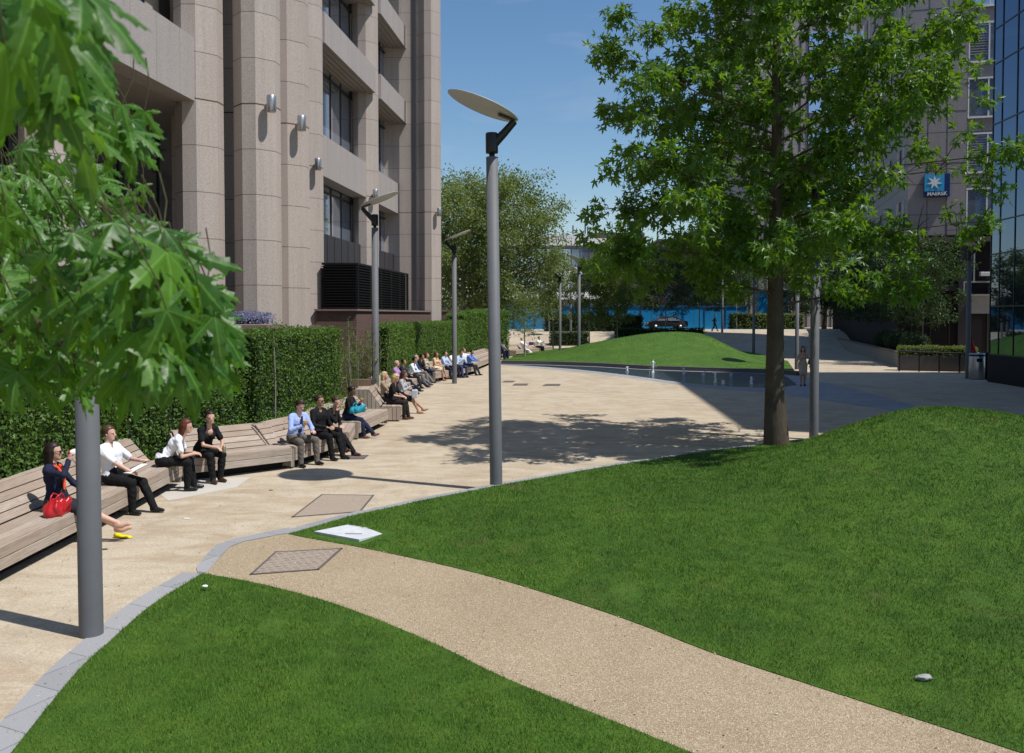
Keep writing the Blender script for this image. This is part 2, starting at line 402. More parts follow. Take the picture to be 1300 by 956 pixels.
def lawn(name, poly, h, step):
    P = poly_np(poly); x0,y0=P.min(0); x1,y1=P.max(0)
    # densify boundary
    B=[]
    for i in range(len(P)):
        a=P[i]; b=P[(i+1)%len(P)]; k=max(1,int(np.hypot(*(b-a))/(step*1.5)))
        for j in range(k): B.append(a+(b-a)*j/k)
    B=np.array(B)
    gx,gy=np.meshgrid(np.arange(x0,x1,step),np.arange(y0,y1,step)); Q=np.c_[gx.ravel(),gy.ravel()]
    Q=Q[inside(Q,P)]; Q=Q[edist(Q,P)>step*.5]
    allp=np.r_[B,Q]; n=len(B)
    vs,es,fs,*_=delaunay_2d_cdt([Vector(p) for p in allp],[(i,(i+1)%n) for i in range(n)],[list(range(n))],1,1e-6)
    V=np.array([[v.x,v.y] for v in vs]); Z=h(V)
    mb=MB(); mb.add(np.c_[V,Z].tolist(),[list(f) for f in fs],0,True)
    zb=h(B); mb.add([(B[i][0],B[i][1],zb[i]) for i in range(n)]+[(B[i][0],B[i][1],-.05) for i in range(n)],[(i,(i+1)%n,n+(i+1)%n,n+i) for i in range(n)])
    o=mb.build(name,M['lawn']); o['kind']='structure'; return o
lawn('lawn', lawnA, hA, .35); lawn('lawn', lawnB, hB, .3); lawn('lawn', lawnC, hC, .8)

def strip(inner, w, side=1):
    """offset polyline to make a band"""
    out=[]
    for i,p in enumerate(inner):
        a=Vector(inner[max(i-1,0)][:2]); b=Vector(inner[min(i+1,len(inner)-1)][:2]); d=(b-a).normalized()
        out.append((p[0]-d.y*w*side, p[1]+d.x*w*side))
    return out
def band(name, inner, w, z, mat, side=1, drop=.14):
    out=strip(inner,w,side); n=len(inner); mb=MB()
    zf = z if callable(z) else (lambda x:z)
    top=[(p[0],p[1],zf(p[0])) for p in inner]+[(q[0],q[1],zf(p[0])) for p,q in zip(inner,out)]
    mb.add(top,[(i,i+1,n+i+1,n+i) for i in range(n-1)])
    lo=[(q[0],q[1],zf(p[0])) for p,q in zip(inner,out)]+[(q[0],q[1],zf(p[0])-drop) for p,q in zip(inner,out)]
    mb.add(lo,[(i,i+1,n+i+1,n+i) for i in range(n-1)])
    lo=[(p[0],p[1],zf(p[0])) for p in inner]+[(p[0],p[1],zf(p[0])-drop) for p in inner]
    mb.add(lo,[(i,i+1,n+i+1,n+i) for i in range(n-1)])
    o=mb.build(name,mat); o['kind']='structure'; return o
band('kerb_strip', kin, .2, kerb_z, M['kerb'])
band('kerb_strip', [(-2.4,0),(-3.0,3)]+lawnBk, .26, .010, M['kerb'])
# strip crossing the mouth of the path
sheet('kerb_strip', [g2(251,728),g2(249,721),g2(262,705),g2(275,692),g2(298,684.5),g2(350,673.5),g2(368,670),g2(366,677),g2(309,688),g2(292,694.5),g2(278,709),g2(262,728)], .009, M['kerb'])
# the gravel path between the lawns
ply = [g2(255,728),g2(278,709),g2(292,694.5),g2(309,688),g2(366,677)]
sheet('gravel_path', ply + pr[::-1] + pl[::-1], .004, M['path'])

# grey flagstones round the pond and across to the mound
wy = WALL2
near = [g2(620,461.8),g2(650,464.8),g2(700,469),g2(760,475),g2(810,481),g2(860,488.5),g2(900,493),g2(940,496),g2(985,499.5),g2(1038,507),g2(1100,516),g2(1150,524)]
far = [g2(1195,524),g2(1175,518.4),g2(1130,507),g2(1085,494),g2(1037,483),g2(1012,477)]
sheet('stone_paving', smooth_poly(near,3)+far+[(p[0],p[1]+.05) for p in wy[::-1]][1:], .006, M['kerb'])
pond = smooth_poly([g2(665,464.3),g2(720,468),g2(760,472),g2(810,478),g2(860,485),g2(900,489),g2(940,491.5),g2(985,493)],3)+[g2(1012,489),g2(1000,479)]+[(p[0]-.1,p[1]-.5) for p in wy[:-1][::-1]]
t=NT('pond_water'); t.col((.035,.05,.055)); t.b.inputs['IOR'].default_value=1.33; t.bump(t.noise(t.map(t.pos(),(1,1.3,1)),3.5,4,.65,.5),1.0,.16); M['water']=t.set(.08,0,1.0)
w=sheet('pond_water', pond, .012, M['water'])
band('pond_rim', [(p[0],p[1]) for p in WALL2], .32, .22, plain('dark_stone_rim',(.11,.10,.105),.7), 1, .25)

# road beyond
sheet('road', [(-60,90.5),(120,90.5),(120,99),(-60,99)], 1.506, M['asphalt'])
kb=MB(); kb.box(-60,120,90.1,90.5,1.3,1.62); o=kb.build('road_kerb', M['white']); o['kind']='structure'

# grass blades
def blades(poly, h, dens0, ymax, seed, ymin=5.5):
    r=np.random.default_rng(seed); P=poly_np(poly); x0,y0=P.min(0); x1,y1=P.max(0)
    x0=max(x0,-.66*ymax); y0=max(y0,ymin); y1=min(y1,ymax)
    n=int((x1-x0)*(y1-y0)*dens0); Q=np.c_[r.uniform(x0,x1,n),r.uniform(y0,y1,n)]
    k=(np.abs(Q[:,0])<.64*Q[:,1]+.4); Q=Q[k]
    dist=np.hypot(Q[:,0],Q[:,1]); Q=Q[r.random(len(Q))<np.minimum(1,(7.0/dist)**1.35)]
    Q=Q[inside(Q,P)]; return Q
def blade_mesh(Q, Z, seed, name):
    r=np.random.default_rng(seed); n=len(Q); dist=np.hypot(Q[:,0],Q[:,1])
    a=r.uniform(0,2*pi,n); w=.0023*np.maximum(1,dist/7.5)*r.uniform(.7,1.4,n); cl=.5+.5*np.sin(Q[:,0]*7+3*np.sin(Q[:,1]*3))*np.sin(Q[:,1]*6+2*np.sin(Q[:,0]*4)); hgt=r.uniform(.014,.034,n)*(1+.012*dist)*(.75+.6*cl)+(r.random(n)<.015)*.02
    la=r.uniform(0,2*pi,n); lean=hgt*r.uniform(.1,.8,n)
    base=np.c_[Q,Z]; off=np.c_[np.cos(a)*w,np.sin(a)*w,np.zeros(n)]
    tip=base+np.c_[np.cos(la)*lean,np.sin(la)*lean,hgt]
    V=np.stack([base-off,base+off,tip],1).reshape(-1,3); F=np.arange(3*n).reshape(n,3)
    o=np_mesh(name,V,F,M['blade']); tag(o,kind='stuff'); return o
Q=blades(lawnA,hA,7500,23,3)
sl=poly_np([g2(396,677.5,.05),g2(456,690,.05),g2(502,677.5,.05),g2(441,667.5,.05)]); Q=Q[~inside(Q,sl)]
rw_=np.random.default_rng(2)
for (px,py,rd) in ((795,748,.16),(1240,770,.14),(700,770,.1)):
    c=np.array(g2(px,py,.1)); dd=np.hypot(*(Q-c).T*np.array([[1],[.6]])); Q=Q[(dd>rd)|(rw_.random(len(Q))<.25)]

o=blade_mesh(Q,hA(Q)-.004,4,'grass'); tag(o,'short green grass blades covering the large mounded lawn on the right','grass')
Q=blades(lawnB,hB,7500,11,5)
for (px,py,rd) in ((345,793,.13),(430,781,.10)):
    c=np.array(g2(px,py,.05)); dd=np.hypot(*(Q-c).T*np.array([[1],[.6]])); Q=Q[(dd>rd)|(rw_.random(len(Q))<.25)]
o=blade_mesh(Q,hB(Q)-.004,6,'grass'); tag(o,'short green grass blades on the small triangular lawn at the lower left','grass')

r_=np.random.default_rng(8); Q=np.c_[r_.uniform(-2,19,60000),r_.uniform(44,79,60000)]; Q=Q[inside(Q,poly_np(lawnC))]; Q=Q[(hC(Q)>.0)]
def far_blades(Q,Z,name):
    r=np.random.default_rng(12); n=len(Q); a=r.uniform(-.6,.6,n); w=r.uniform(.008,.018,n); h=r.uniform(.02,.05,n)
    base=np.c_[Q,Z-.01]; off=np.c_[np.cos(a)*w,np.sin(a)*w,np.zeros(n)]; la=r.uniform(0,2*pi,n); tip=base+np.c_[np.cos(la)*h*.6,np.sin(la)*h*.6,h]
    return np_mesh(name,np.stack([base-off,base+off,tip],1).reshape(-1,3),np.arange(3*n).reshape(n,3),M['blade'])
o=far_blades(Q,hC(Q),'grass'); tag(o,'grass tufts covering the rounded far mound behind the pond','grass',kind='stuff')
sheet('stone_paving',[g2(196,622),g2(245,607),g2(318,606),g2(300,619),g2(214,636)],.003,plain('pale_slabs',(.50,.46,.40),.8,0,.12,2))

# loose grit scattered over the path and the plaza near the lawns
rg=np.random.default_rng(31); Q=np.c_[rg.uniform(-7,6,26000),rg.uniform(5.6,19,26000)]
pA,pB=poly_np(lawnA),poly_np(lawnB); Q=Q[~inside(Q,pA)&~inside(Q,pB)]
e=np.minimum(edist(Q,pA),edist(Q,pB)); Q=Q[rg.random(len(Q))<(.10+.8*np.exp(-e/.12))]; n=len(Q)
s_=rg.uniform(.003,.008,n)*(1+.04*Q[:,1]); oc=np.array([(1,0,0),(0,1,0),(-1,0,0),(0,-1,0),(0,0,.7),(0,0,-.3)]); of=np.array([(0,1,4),(1,2,4),(2,3,4),(3,0,4)])
ang=rg.uniform(0,6.28,n); ca,sa=np.cos(ang)[:,None],np.sin(ang)[:,None]; st_=rg.uniform(.6,1.5,(n,1))
X=(oc[None,:,0]*ca-oc[None,:,1]*sa)*st_; Y=oc[None,:,0]*sa+oc[None,:,1]*ca
V=np.stack([Q[:,:1]+X*s_[:,None],Q[:,1:]+Y*s_[:,None],.012+oc[None,:,2]*s_[:,None]],2).reshape(-1,3)
tg=NT('loose_grit'); tg.col(tg.ramp(tg.isl(),[(0,(.14,.10,.07)),(.5,(.36,.28,.19)),(1,(.62,.56,.46))]))
o=np_mesh('loose_gravel',V,(of[None]+np.arange(n)[:,None,None]*6).reshape(-1,3),tg.set(.9,0,.2)); tag(o,'loose grit and tiny stones scattered beside the kerb and lawn edges','gravel',kind='stuff')
# ---------------------------------------------------------------- left office building (sheared frame: X = -11.5 + .1*Y + n)
def F(s, n, z): return (-11.5+.1*s+n, s, z)
def fbox(mb, s0, s1, n0, n1, z0, z1, mi=0):
    vs=[F(s,n,z) for s in (s0,s1) for n in (n0,n1) for z in (z0,z1)]
    mb.add(vs,[(0,1,3,2),(4,6,7,5),(0,4,5,1),(2,3,7,6),(0,2,6,4),(1,5,7,3)],mi)
office = empty('office_building',(0,0,0),label='tall pink granite office block with octagonal stone piers on the left of the plaza',cat='office building')
def octa(s0, nf, z0, z1, name='pier', c=.42, a=.40):
    L=2*c+a; pl=[(s0,nf-c-a),(s0,nf-c),(s0+c,nf),(s0+c+a,nf),(s0+L,nf-c),(s0+L,nf-c-a),(s0+c+a,nf-L),(s0+c,nf-L)]
    mb=MB(); n=len(pl); vs=[F(s,nn,z0) for s,nn in pl]+[F(s,nn,z1) for s,nn in pl]
    mb.add(vs,[(i,(i+1)%n,n+(i+1)%n,n+i) for i in range(n)]+[list(range(n)),[n+i for i in range(n)]]); return mb.build(name,M['facade'],office)
ZT=33
for s in (9.4,18.7,35.5,44.6,53.9): octa(s,0,0,ZT)
octa(24.6,.56,0,ZT)
for s in (15.9,): pass
for s in (25.2,27.75,51.5): octa(s,2.0,0,ZT,'tower_pier')
# link walls of the pier towers
mb=MB(); fbox(mb,26.3,27.9,-1.4,1.25,0,ZT); mb.build('pier_link_wall',M['facade'],office)
mb=MB(); fbox(mb,51.9,52.7,-1.4,1.25,0,ZT); mb.build('pier_link_wall',M['facade'],office)
mb=MB(); fbox(mb,29.0,35.6,-1.5,-.9,0,ZT); fbox(mb,27.05,29.0,-1.5,-.9,0,ZT); mb.build('recessed_wall',M['dkpanel'],office)
mb=MB(); fbox(mb,27.2,27.35,-.2,.45,0,ZT); mb.build('pale_fin',M['facade'],office)
mb=MB(); fbox(mb,51.2,51.4,.5,.72,0,ZT); mb.build('dark_slot_strip',M['dkpanel'],office)  # dark strip added to stand for the dark slot between the piers
# body behind
mb=MB(); fbox(mb,5,55.5,-20,-1.9,9.2,ZT); fbox(mb,29,55.5,-20,-1.9,0,9.2); fbox(mb,5,18.9,-20,-1.9,0,9.2); mb.build('inner_wall',M['facade'],office)
# entrance recess: pale soffit, dark glass
mb=MB(); fbox(mb,18.9,29,-20,-.5,9.10,9.19); mb.build('entrance_soffit',M['ceil'],office)
mb=MB(); fbox(mb,19,29,-7.2,-7.0,2.2,9.1); fbox(mb,28.6,28.9,-7,-2,2.2,9.1); mb.build('entrance_glazing',M['glass'],office)
mb=MB()
for k in range(8): fbox(mb,19+k*1.35,19.08+k*1.35,-7.0,-6.92,2.2,9.1)
fbox(mb,19,29,-7,-6.92,6.0,6.12); 
for k in range(4): fbox(mb,28.52,28.6,-6.9+k*1.3,-6.82+k*1.3,2.2,9.1)
mb.build('entrance_mullion',M['frame'],office)
for k in range(3):
    for j in range(3): mb=MB(); fbox(mb,20.6+k*2.4,20.9+k*2.4,-5.6+j*1.7,-5.3+j*1.7,9.07,9.099); mb.build('soffit_downlight',M['black'],office)
BOT=[9.13,14.47,18.9,23.3,27.7]; TOP=[10.9,15.75,20.15,24.55,28.95]
bays=[(19.5,25.0,'flush'),(36.5,45.25,'bay'),(45.85,54.55,'bay'),(10.4,18.75,'bay')]
for bi,(s0,s1,kind) in enumerate(bays):
    for k,(b,t_) in enumerate(zip(BOT,TOP)):
        mb=MB()
        if k==0: fbox(mb,s0-.35,(s1 if bi else 24.65),-1.2,(-.43 if bi else .10),b,t_)
        else:
            # projecting spandrel with a sloped, ribbed soffit
            sa,sb=s0+.02,s1-.45 if bi!=0 else s1-.1
            vs=[F(s,n,z) for s in (sa,sb) for (n,z) in ((-1.45,b+.12),(.03,b),(.03,t_-.0),(-.25,t_+.02),(-1.45,t_-.25))]
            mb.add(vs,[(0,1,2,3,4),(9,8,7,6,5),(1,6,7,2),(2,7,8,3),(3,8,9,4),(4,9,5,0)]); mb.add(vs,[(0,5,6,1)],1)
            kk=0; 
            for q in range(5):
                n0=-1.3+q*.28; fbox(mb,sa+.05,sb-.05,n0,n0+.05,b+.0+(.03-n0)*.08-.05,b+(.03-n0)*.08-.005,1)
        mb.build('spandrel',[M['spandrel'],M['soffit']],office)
    rows=[(10.9,14.5),(15.5,18.95),(19.9,23.35),(24.3,27.75),(28.7,32)]
    if bi in (1,2): rows=[(6.75,9.14)]+rows
    for (za,zb) in rows:
        w=MB(); fbox(w,s0-.2,s1-.1,-1.36,-1.30,za-.05,zb+.05); wo=w.build('window',M['glass'],office)
        fr=MB(); n_=5; 
        for q in range(n_+1):
            ss=s0+.12+(s1-s0-.6)*q/n_; fbox(fr,ss-.035,ss+.035,-1.30,-1.26,za,zb)
        fbox(fr,s0,s1-.2,-1.298,-1.2,za,za+.09); fbox(fr,s0,s1-.2,-1.298,-1.22,zb-.35,zb-.28); fbox(fr,s0,s1-.2,-1.1,-.9,za-.1,za-.02)
        fr.build('window_frame',M['frame'],wo)
        for q in (3,4,5):
            if q==5 or (q==4 and (bi+int(za))%3==0): bl=MB(); ss=s0+.12+(s1-s0-.6)*q/n_; fbox(bl,ss+.12,ss+(s1-s0-.6)/n_-.35*(q==4)-.1,-1.299,-1.285,za+.1,zb-.36); bl.build('blind',M['blind'],wo)
    if bi in (1,2):
        p=MB(); fbox(p,s0-.1,s1,-1.25,-.75,3.2,6.72); p.build('dark_panel',M['dkpanel'],office)
        fl=MB(); 
        for q in range(8): ss=s0+.5+q*1.08; fbox(fl,ss,ss+.03,-.75,-.735,3.2,6.7)
        fl.build('panel_joint',M['black'],office)
# small cylindrical wall lights on the piers
def wall_light(s,n,z,ds=-.25,dn=.25):
    c=Vector(F(s,n,z)); d=Vector((dn,ds,0)).normalized(); M_=Matrix.Translation(c+d*.30)
    a=MB(); a.lathe([(.0,-.24),(.12,-.24),(.135,-.22),(.135,.22),(.12,.24),(0,.24)],18,M=M_)
    o=a.build('wall_light',M['steel'],office)
    b=MB(); b.tube([c,c+d*.2],.05,8); b.build('bracket',M['steel'],o)
for s,n,z in ((25.42,1.8,9.2),(26.7,1.3,9.2),(27.97,1.8,9.2),(35.75,-.2,9.25),(44.85,-.2,9.3),(51.75,1.8,9.2)): wall_light(s,n,z)
# black louvred plant screen above the brick wall
def H(s,n,z,X0=-9.9): return (X0+.1*s+n,s,z)
lv=empty('louvre_screen',(0,0,0),label='black louvred plant screen standing on the brown brick wall below the office windows',cat='louvre screen')
def hbox(mb,s0,s1,n0,n1,z0,z1,X0=-9.9,mi=0):
    vs=[H(s,n,z,X0) for s in (s0,s1) for n in (n0,n1) for z in (z0,z1)]
    mb.add(vs,[(0,1,3,2),(4,6,7,5),(0,4,5,1),(2,3,7,6),(0,2,6,4),(1,5,7,3)],mi)
mb=MB(); hbox(mb,35.9,45,-1.5,-.12,3.35,5.15); mb.build('backing',M['dark'],lv)
mb=MB()
for k in range(16):
    z=3.4+k*.112; hbox(mb,35.75,45.1,-.11,0,z,z+.035); hbox(mb,35.7,35.9,-1.5,0,z,z+.035)
mb.build('louvre_blades',M['louvre'],lv)
mb=MB(); 
for s in (35.72,37.6,39.5,41.4,43.2,45.05): hbox(mb,s,s+.05,-.1,.012,3.36,5.2)
hbox(mb,35.7,45.12,-1.5,.01,5.17,5.25); mb.build('frame',M['black'],lv)
bw=empty('brick_wall',(0,0,0),label='long brown brick wall beneath the black louvred screen',cat='wall')
mb=MB(); hbox(mb,35.6,51.4,-1.7,-.05,0,3.27); hbox(mb,30,31.2,-1.0,-.1,0,2.75); mb.build('brickwork',M['brick'],bw)
mb=MB(); hbox(mb,35.5,51.4,-1.75,.02,3.27,3.35); mb.build('coping',M['coping'],bw)
bw2=empty('brick_wall',(0,0,0),label='low brown brick wall beyond the far corner of the granite office',cat='wall')
mb=MB(); mb.box(-6,-2.6,62,62.4,0,3.35); mb.build('brickwork',M['brick'],bw2)
mb=MB(); mb.box(-6.05,-2.55,61.95,62.45,3.35,3.43); mb.build('coping',M['coping'],bw2)
# raised planter with blue flowers
fp=empty('raised_planter',(0,0,0),label='brick planter with brown stone coping and blue flowers at the foot of the piers',cat='planter')
mb=MB(); mb.box(-10.4,-6.35,22.4,23.9,0,2.72); mb.build('brickwork',M['brick'],fp)
mb=MB(); mb.bbox(-10.45,-6.28,22.3,24.0,2.72,2.86,.015); mb.build('coping',M['coping'],fp)

# ---------------------------------------------------------------- right glass tower
gt=empty('glass_tower',(0,0,0),label='tall blue curtain wall glass building at the right edge',cat='glass building')
def T(s,n,z): return (18.9+.082*s+n,s,z)
def tbox(mb,s0,s1,n0,n1,z0,z1,mi=0):
    vs=[T(s,n,z) for s in (s0,s1) for n in (n0,n1) for z in (z0,z1)]
    mb.add(vs,[(0,1,3,2),(4,6,7,5),(0,4,5,1),(2,3,7,6),(0,2,6,4),(1,5,7,3)],mi)
mb=MB(); tbox(mb,17,40.3,.0,20,1.26,28); mb.build('curtain_wall',M['glass2'],gt)
mb=MB(); tbox(mb,16.95,40.35,-.05,20,0,1.26); mb.build('plinth',M['conc_dk'],gt)
mb=MB(); tbox(mb,16.9,40.4,-.06,20,28,28.4); mb.build('roof_parapet',M['frame'],gt)
mb=MB()
for k in range(18): s=40.28-(k>0)*.85-max(0,k-1)*1.36; tbox(mb,s-.05,s,-.03,.0,1.26,28)
for z in (1.3,3.5,5.9,7.4,10.26,11.85,14.6,16.2,18.95,20.55,23.3,24.9,27.8): tbox(mb,17,40.3,-.026,.0,z-.03,z+.03)
mb.build('mullion_grid',M['black'],gt)

# ---------------------------------------------------------------- pale concrete building (corner at C0, facing the plaza)
C0=Vector((26.6,58.5,0)); ax=Vector((.968,-.25,0)); ay=Vector((.25,.968,0))
def Bx(mb,u0,u1,v0,v1,z0,z1,mi=0,O=C0,A=ax,B=ay):
    vs=[O+A*u+B*v+Vector((0,0,z)) for u in (u0,u1) for v in (v0,v1) for z in (z0,z1)]
    mb.add(vs,[(0,1,3,2),(4,6,7,5),(0,4,5,1),(2,3,7,6),(0,2,6,4),(1,5,7,3)],mi)
cb=empty('concrete_office',(0,0,0),label='pale concrete panel office tower behind the maple on the right',cat='office building')
mb=MB(); Bx(mb,.0,3.55,0,22,8.4,44); Bx(mb,3.55,12,.25,22,8.4,44); mb.build('wall',M['conc'],cb)
mb=MB()
for u in (1.18,2.36): Bx(mb,u,u+.03,-.012,0,8.4,44)
for k in range(11): Bx(mb,0,3.55,-.011,0,9.8+3.4*k,9.83+3.4*k)
mb.build('panel_joint',M['dkpanel'],cb)
for k in range(10):
    z=8.9+3.62*k
    w=MB(); Bx(w,3.6,6.1,.12,.2,z,z+2.55); Bx(w,6.3,8.8,.12,.2,z,z+2.55); wo=w.build('window',M['glass'],cb)
    fr=MB()
    for u0 in (3.6,6.3):
        for q in (0,1.2,2.42): Bx(fr,u0+q,u0+q+.08,.06,.12,z,z+2.55)
        Bx(fr,u0,u0+2.5,.05,.119,z-.06,z+.06); Bx(fr,u0,u0+2.5,.05,.119,z+2.5,z+2.6)
    fr.build('window_frame',M['white'],wo)
    if k%2==1:
        bl=MB()
        for q in range(12): Bx(bl,3.7,4.75,.105,.118,z+.5+q*.17,z+.54+q*.17)
        bl.build('blind',M['blind'],wo)
    # windows in the receding side
    for v in range(5):
        w=MB(); v0=1.2+v*4.2; Bx(w,-.03,0,v0,v0+2.9,z,z+2.1); wo=w.build('window',M['glass'],cb)
        fr=MB(); Bx(fr,-.06,-.031,v0+1.4,v0+1.48,z,z+2.1); Bx(fr,-.06,-.031,v0,v0+2.9,z-.05,z+.03); fr.build('window_frame',M['conc_dk'],wo)
# dark ground storey
mb=MB(); Bx(mb,-.6,8,-.6,40,0,7.9); mb.build('dark_ground_storey',M['conc_dk'],cb)
mb=MB(); 
for k in range(6): Bx(mb,.2+k*1.15,.26+k*1.15,-.66,-.6,0,5)
Bx(mb,-.7,3.3,-.8,-.6,4.7,5.15); Bx(mb,3.0,3.6,-.9,-.601,0,7.9); mb.build('storey_rail',M['dkpanel'],cb)
mb=MB(); Bx(mb,-1,9,-1.1,-.3,7.9,8.2); mb.build('terrace_edge',M['umber'],cb)
mb=MB(); Bx(mb,3.8,3.88,-1.2,-1.1,5.3,7.8); Bx(mb,3.2,6,-1.3,-1.1,5.2,5.3); Bx(mb,3.2,6,-1.5,-1.1,4.35,4.45); Bx(mb,3.2,3.28,-1.3,-1.1,4.45,5.2); Bx(mb,3.75,6,-1.05,-.95,3.2,4.35); mb.build('canopy_frame',plain('pale_grey_metal',(.33,.33,.34),.5),cb)
mb=MB()
for k in range(9): Bx(mb,2.2+k*.6,2.23+k*.6,-1.0,-.97,8.2,9.1)
Bx(mb,2.2,7.1,-1.01,-.96,9.1,9.14); Bx(mb,2.2,7.1,-1.0,-.97,8.65,8.68); mb.build('terrace_railing',M['black'],cb)
# square sign with a white star
def text_obj(name,txt,size,mat,parent,Mx,ext=.01,bold=0):
    cu=bpy.data.curves.new(name,'FONT'); cu.body=txt; cu.size=size; cu.extrude=ext; cu.align_x='CENTER'; cu.align_y='CENTER'; cu.offset=bold
    tmp=bpy.data.objects.new(name,cu); COL.objects.link(tmp); dg=bpy.context.evaluated_depsgraph_get()
    me=bpy.data.meshes.new_from_object(tmp.evaluated_get(dg)); COL.objects.unlink(tmp); bpy.data.objects.remove(tmp); bpy.data.curves.remove(cu)
    me.transform(Mx); me.materials.clear(); me.materials.append(mat); me.name=name
    return link(bpy.data.objects.new(name,me),parent)
sg=empty('wall_sign',(0,0,0),label='square blue sign with a white seven pointed star on the pale concrete tower',cat='sign')
Z0=10.95; U0=.97; SW=1.55
mb=MB(); Bx(mb,U0,U0+SW,-.28,-.0135,Z0,Z0+SW*.98); mb.build('sign_panel',plain('navy_sign',(.015,.035,.15),.4),sg)
mb=MB(); Bx(mb,U0+.0,U0+SW*.78,-.30,-.281,Z0+.38,Z0+SW*.98); mb.build('light_blue_field',plain('sky_blue_sign',(.05,.36,.68),.4),sg)
mb=MB(); c=C0+ax*(U0+SW*.39)+ay*(-.302)+Vector((0,0,Z0+.96)); pts=[]
for k in range(14):
    r=.48 if k%2==0 else .19; a=pi/2+k*pi/7; pts.append(c+ax*(r*cos(a))+Vector((0,0,r*sin(a))))
vs=pts+[p-ay*.02 for p in pts]; mb.add(vs,[list(range(14))[::-1],[14+i for i in range(14)]]+[(i,(i+1)%14,14+(i+1)%14,14+i) for i in range(14)]); mb.build('star',M['white'],sg)
rot=Matrix((( ax.x,0,-ay.x,0),(ax.y,0,-ay.y,0),(0,1,0,0),(0,0,0,1)))
c=C0+ax*(U0+SW*.5)+ay*(-.285)+Vector((0,0,Z0+.2)); text_obj('lettering','MAERSK',.33,M['white'],sg,Matrix.Translation(c)@rot,.006,.008)

# farther towers
ct=empty('grey_tower',(0,0,0),label='tall grey tower with vertical joints directly behind the maple crown',cat='tower')
mb=MB(); mb.box(30,47,112,130,1,62); mb.build('wall',M['conc2'],ct)
mb=MB()
for k in range(16): mb.box(30.6+k*1.05,30.75+k*1.05,111.9,111.995,1,62)
mb.build('vertical_joint',M['dkpanel'],ct)
for k in range(13):
    w=MB(); 
    for q in range(4): w.box(38+q*2.2,39.6+q*2.2,111.8,111.89,9+4*k,11.3+4*k)
    w.build('window',M['glass'],ct)
bb=empty('brown_building',(0,0,0),label='low brown building behind the blue hoarding left of the grey tower',cat='building')
mb=MB(); mb.box(20,30.5,118,140,1,13); mb.build('wall',M['umber'],bb)
mb=MB(); mb.box(19.8,30.6,117.6,140,13,13.4); mb.build('parapet',M['conc2'],bb)
for k in range(4):
    w=MB(); w.box(20.8+k*2.4,22.4+k*2.4,117.9,117.99,8.4,10.3); w.box(20.8+k*2.4,22.4+k*2.4,117.9,117.99,4.6,6.4); w.build('window',M['glass'],bb)
wb=empty('white_banded_office',(0,0,0),label='distant white banded office block with rooftop antennas between the trees',cat='office building')
Y=160
mb=MB(); mb.box(-2,17.2,Y,Y+20,1.5,17); mb.build('wall',plain('grey_infill',(.16,.165,.18),.6),wb)
mb=MB()
for z in (6.0,10.6,15.9): mb.box(-2.3,17.4,Y-.4,Y-.01,z,z+1.3)
mb.box(-1,15,Y+2,Y+18,17.0,18.2); mb.build('white_band',M['white'],wb)
for z in (7.4,12.0):
    w=MB()
    for q in range(12): w.box(-1.8+q*1.6,-.4+q*1.6,Y-.1,Y-.01,z+.1,z+3.2)
    w.build('window',M['glass'],wb)
for x,h in ((4.5,3),(5.4,3.8),(6.2,3.3),(11.5,1.8),(13.8,2.3),(14.3,1.6)):
    a=MB(); a.tube([(x,Y+4,18.2),(x,Y+4,18.2+h)],.13,6); a.build('antenna',M['dkpanel'],wb)
ch=empty('chimney',(0,0,0),label='slim dark rooftop mast with a square cap beyond the young trees',cat='mast')
v=D(811,310,170); mb=MB(); mb.box(v.x-1.0,v.x+1.0,170,172,1.5,16); mb.build('shaft',M['bluegrey'],ch)
v=D(811,287,170); mb=MB(); mb.box(v.x-1.9,v.x+1.9,169.3,172.7,v.z,v.z+.9); mb.build('cap',M['dkpanel'],ch)
mb=MB(); mb.box(v.x-.55,v.x+.55,170.3,171.7,16,v.z); mb.build('neck',M['bluegrey'],ch)
cr=empty('tower_crane',(0,0,0),label='far red lattice crane jib just above the distant roofs',cat='crane')
a=D(772,316,230); b=D(806,311,230); mb=MB()
N=10
for k in range(N):
    p=a.lerp(b,k/N); q=a.lerp(b,(k+1)/N); mb.tube([p,q],.14,4); mb.tube([p+Vector((0,0,1.3)),q+Vector((0,0,1.3))],.14,4); mb.tube([p,q+Vector((0,0,1.3))],.1,4)
mb.build('jib',plain('faded_red_steel',(.55,.22,.2),.6),cr)
mb=MB(); c=a.lerp(b,.75); mb.box(c.x-.6,c.x+.6,229.4,230.6,1.5,c.z+3); mb.build('mast',plain('faded_red_steel2',(.55,.25,.23),.6),cr)
gb=empty('grey_shed',(0,0,0),label='grey and white low building behind the large light green tree',cat='building')
mb=MB(); mb.box(-22,-3,96,110,1.5,5.2); mb.build('wall',M['conc2'],gb)
mb=MB(); mb.box(-22.2,-2.8,95.6,96-.01,5.0,5.7); mb.box(-22.2,-2.8,95.7,96-.01,3.2,3.5); mb.build('white_band',M['white'],gb)
rb=empty('long_brown_office',(0,0,0),label='long shaded office slab closing the view behind the dark trees',cat='office building')
mb=MB(); mb.box(17,29,190,200,1.5,21); mb.build('wall',M['umber'],rb)
for k in range(5):
    w=MB(); w.box(17.5,28.5,189.9,189.99,4+3.4*k,5.8+3.4*k); w.build('window_band',M['glass'],rb)

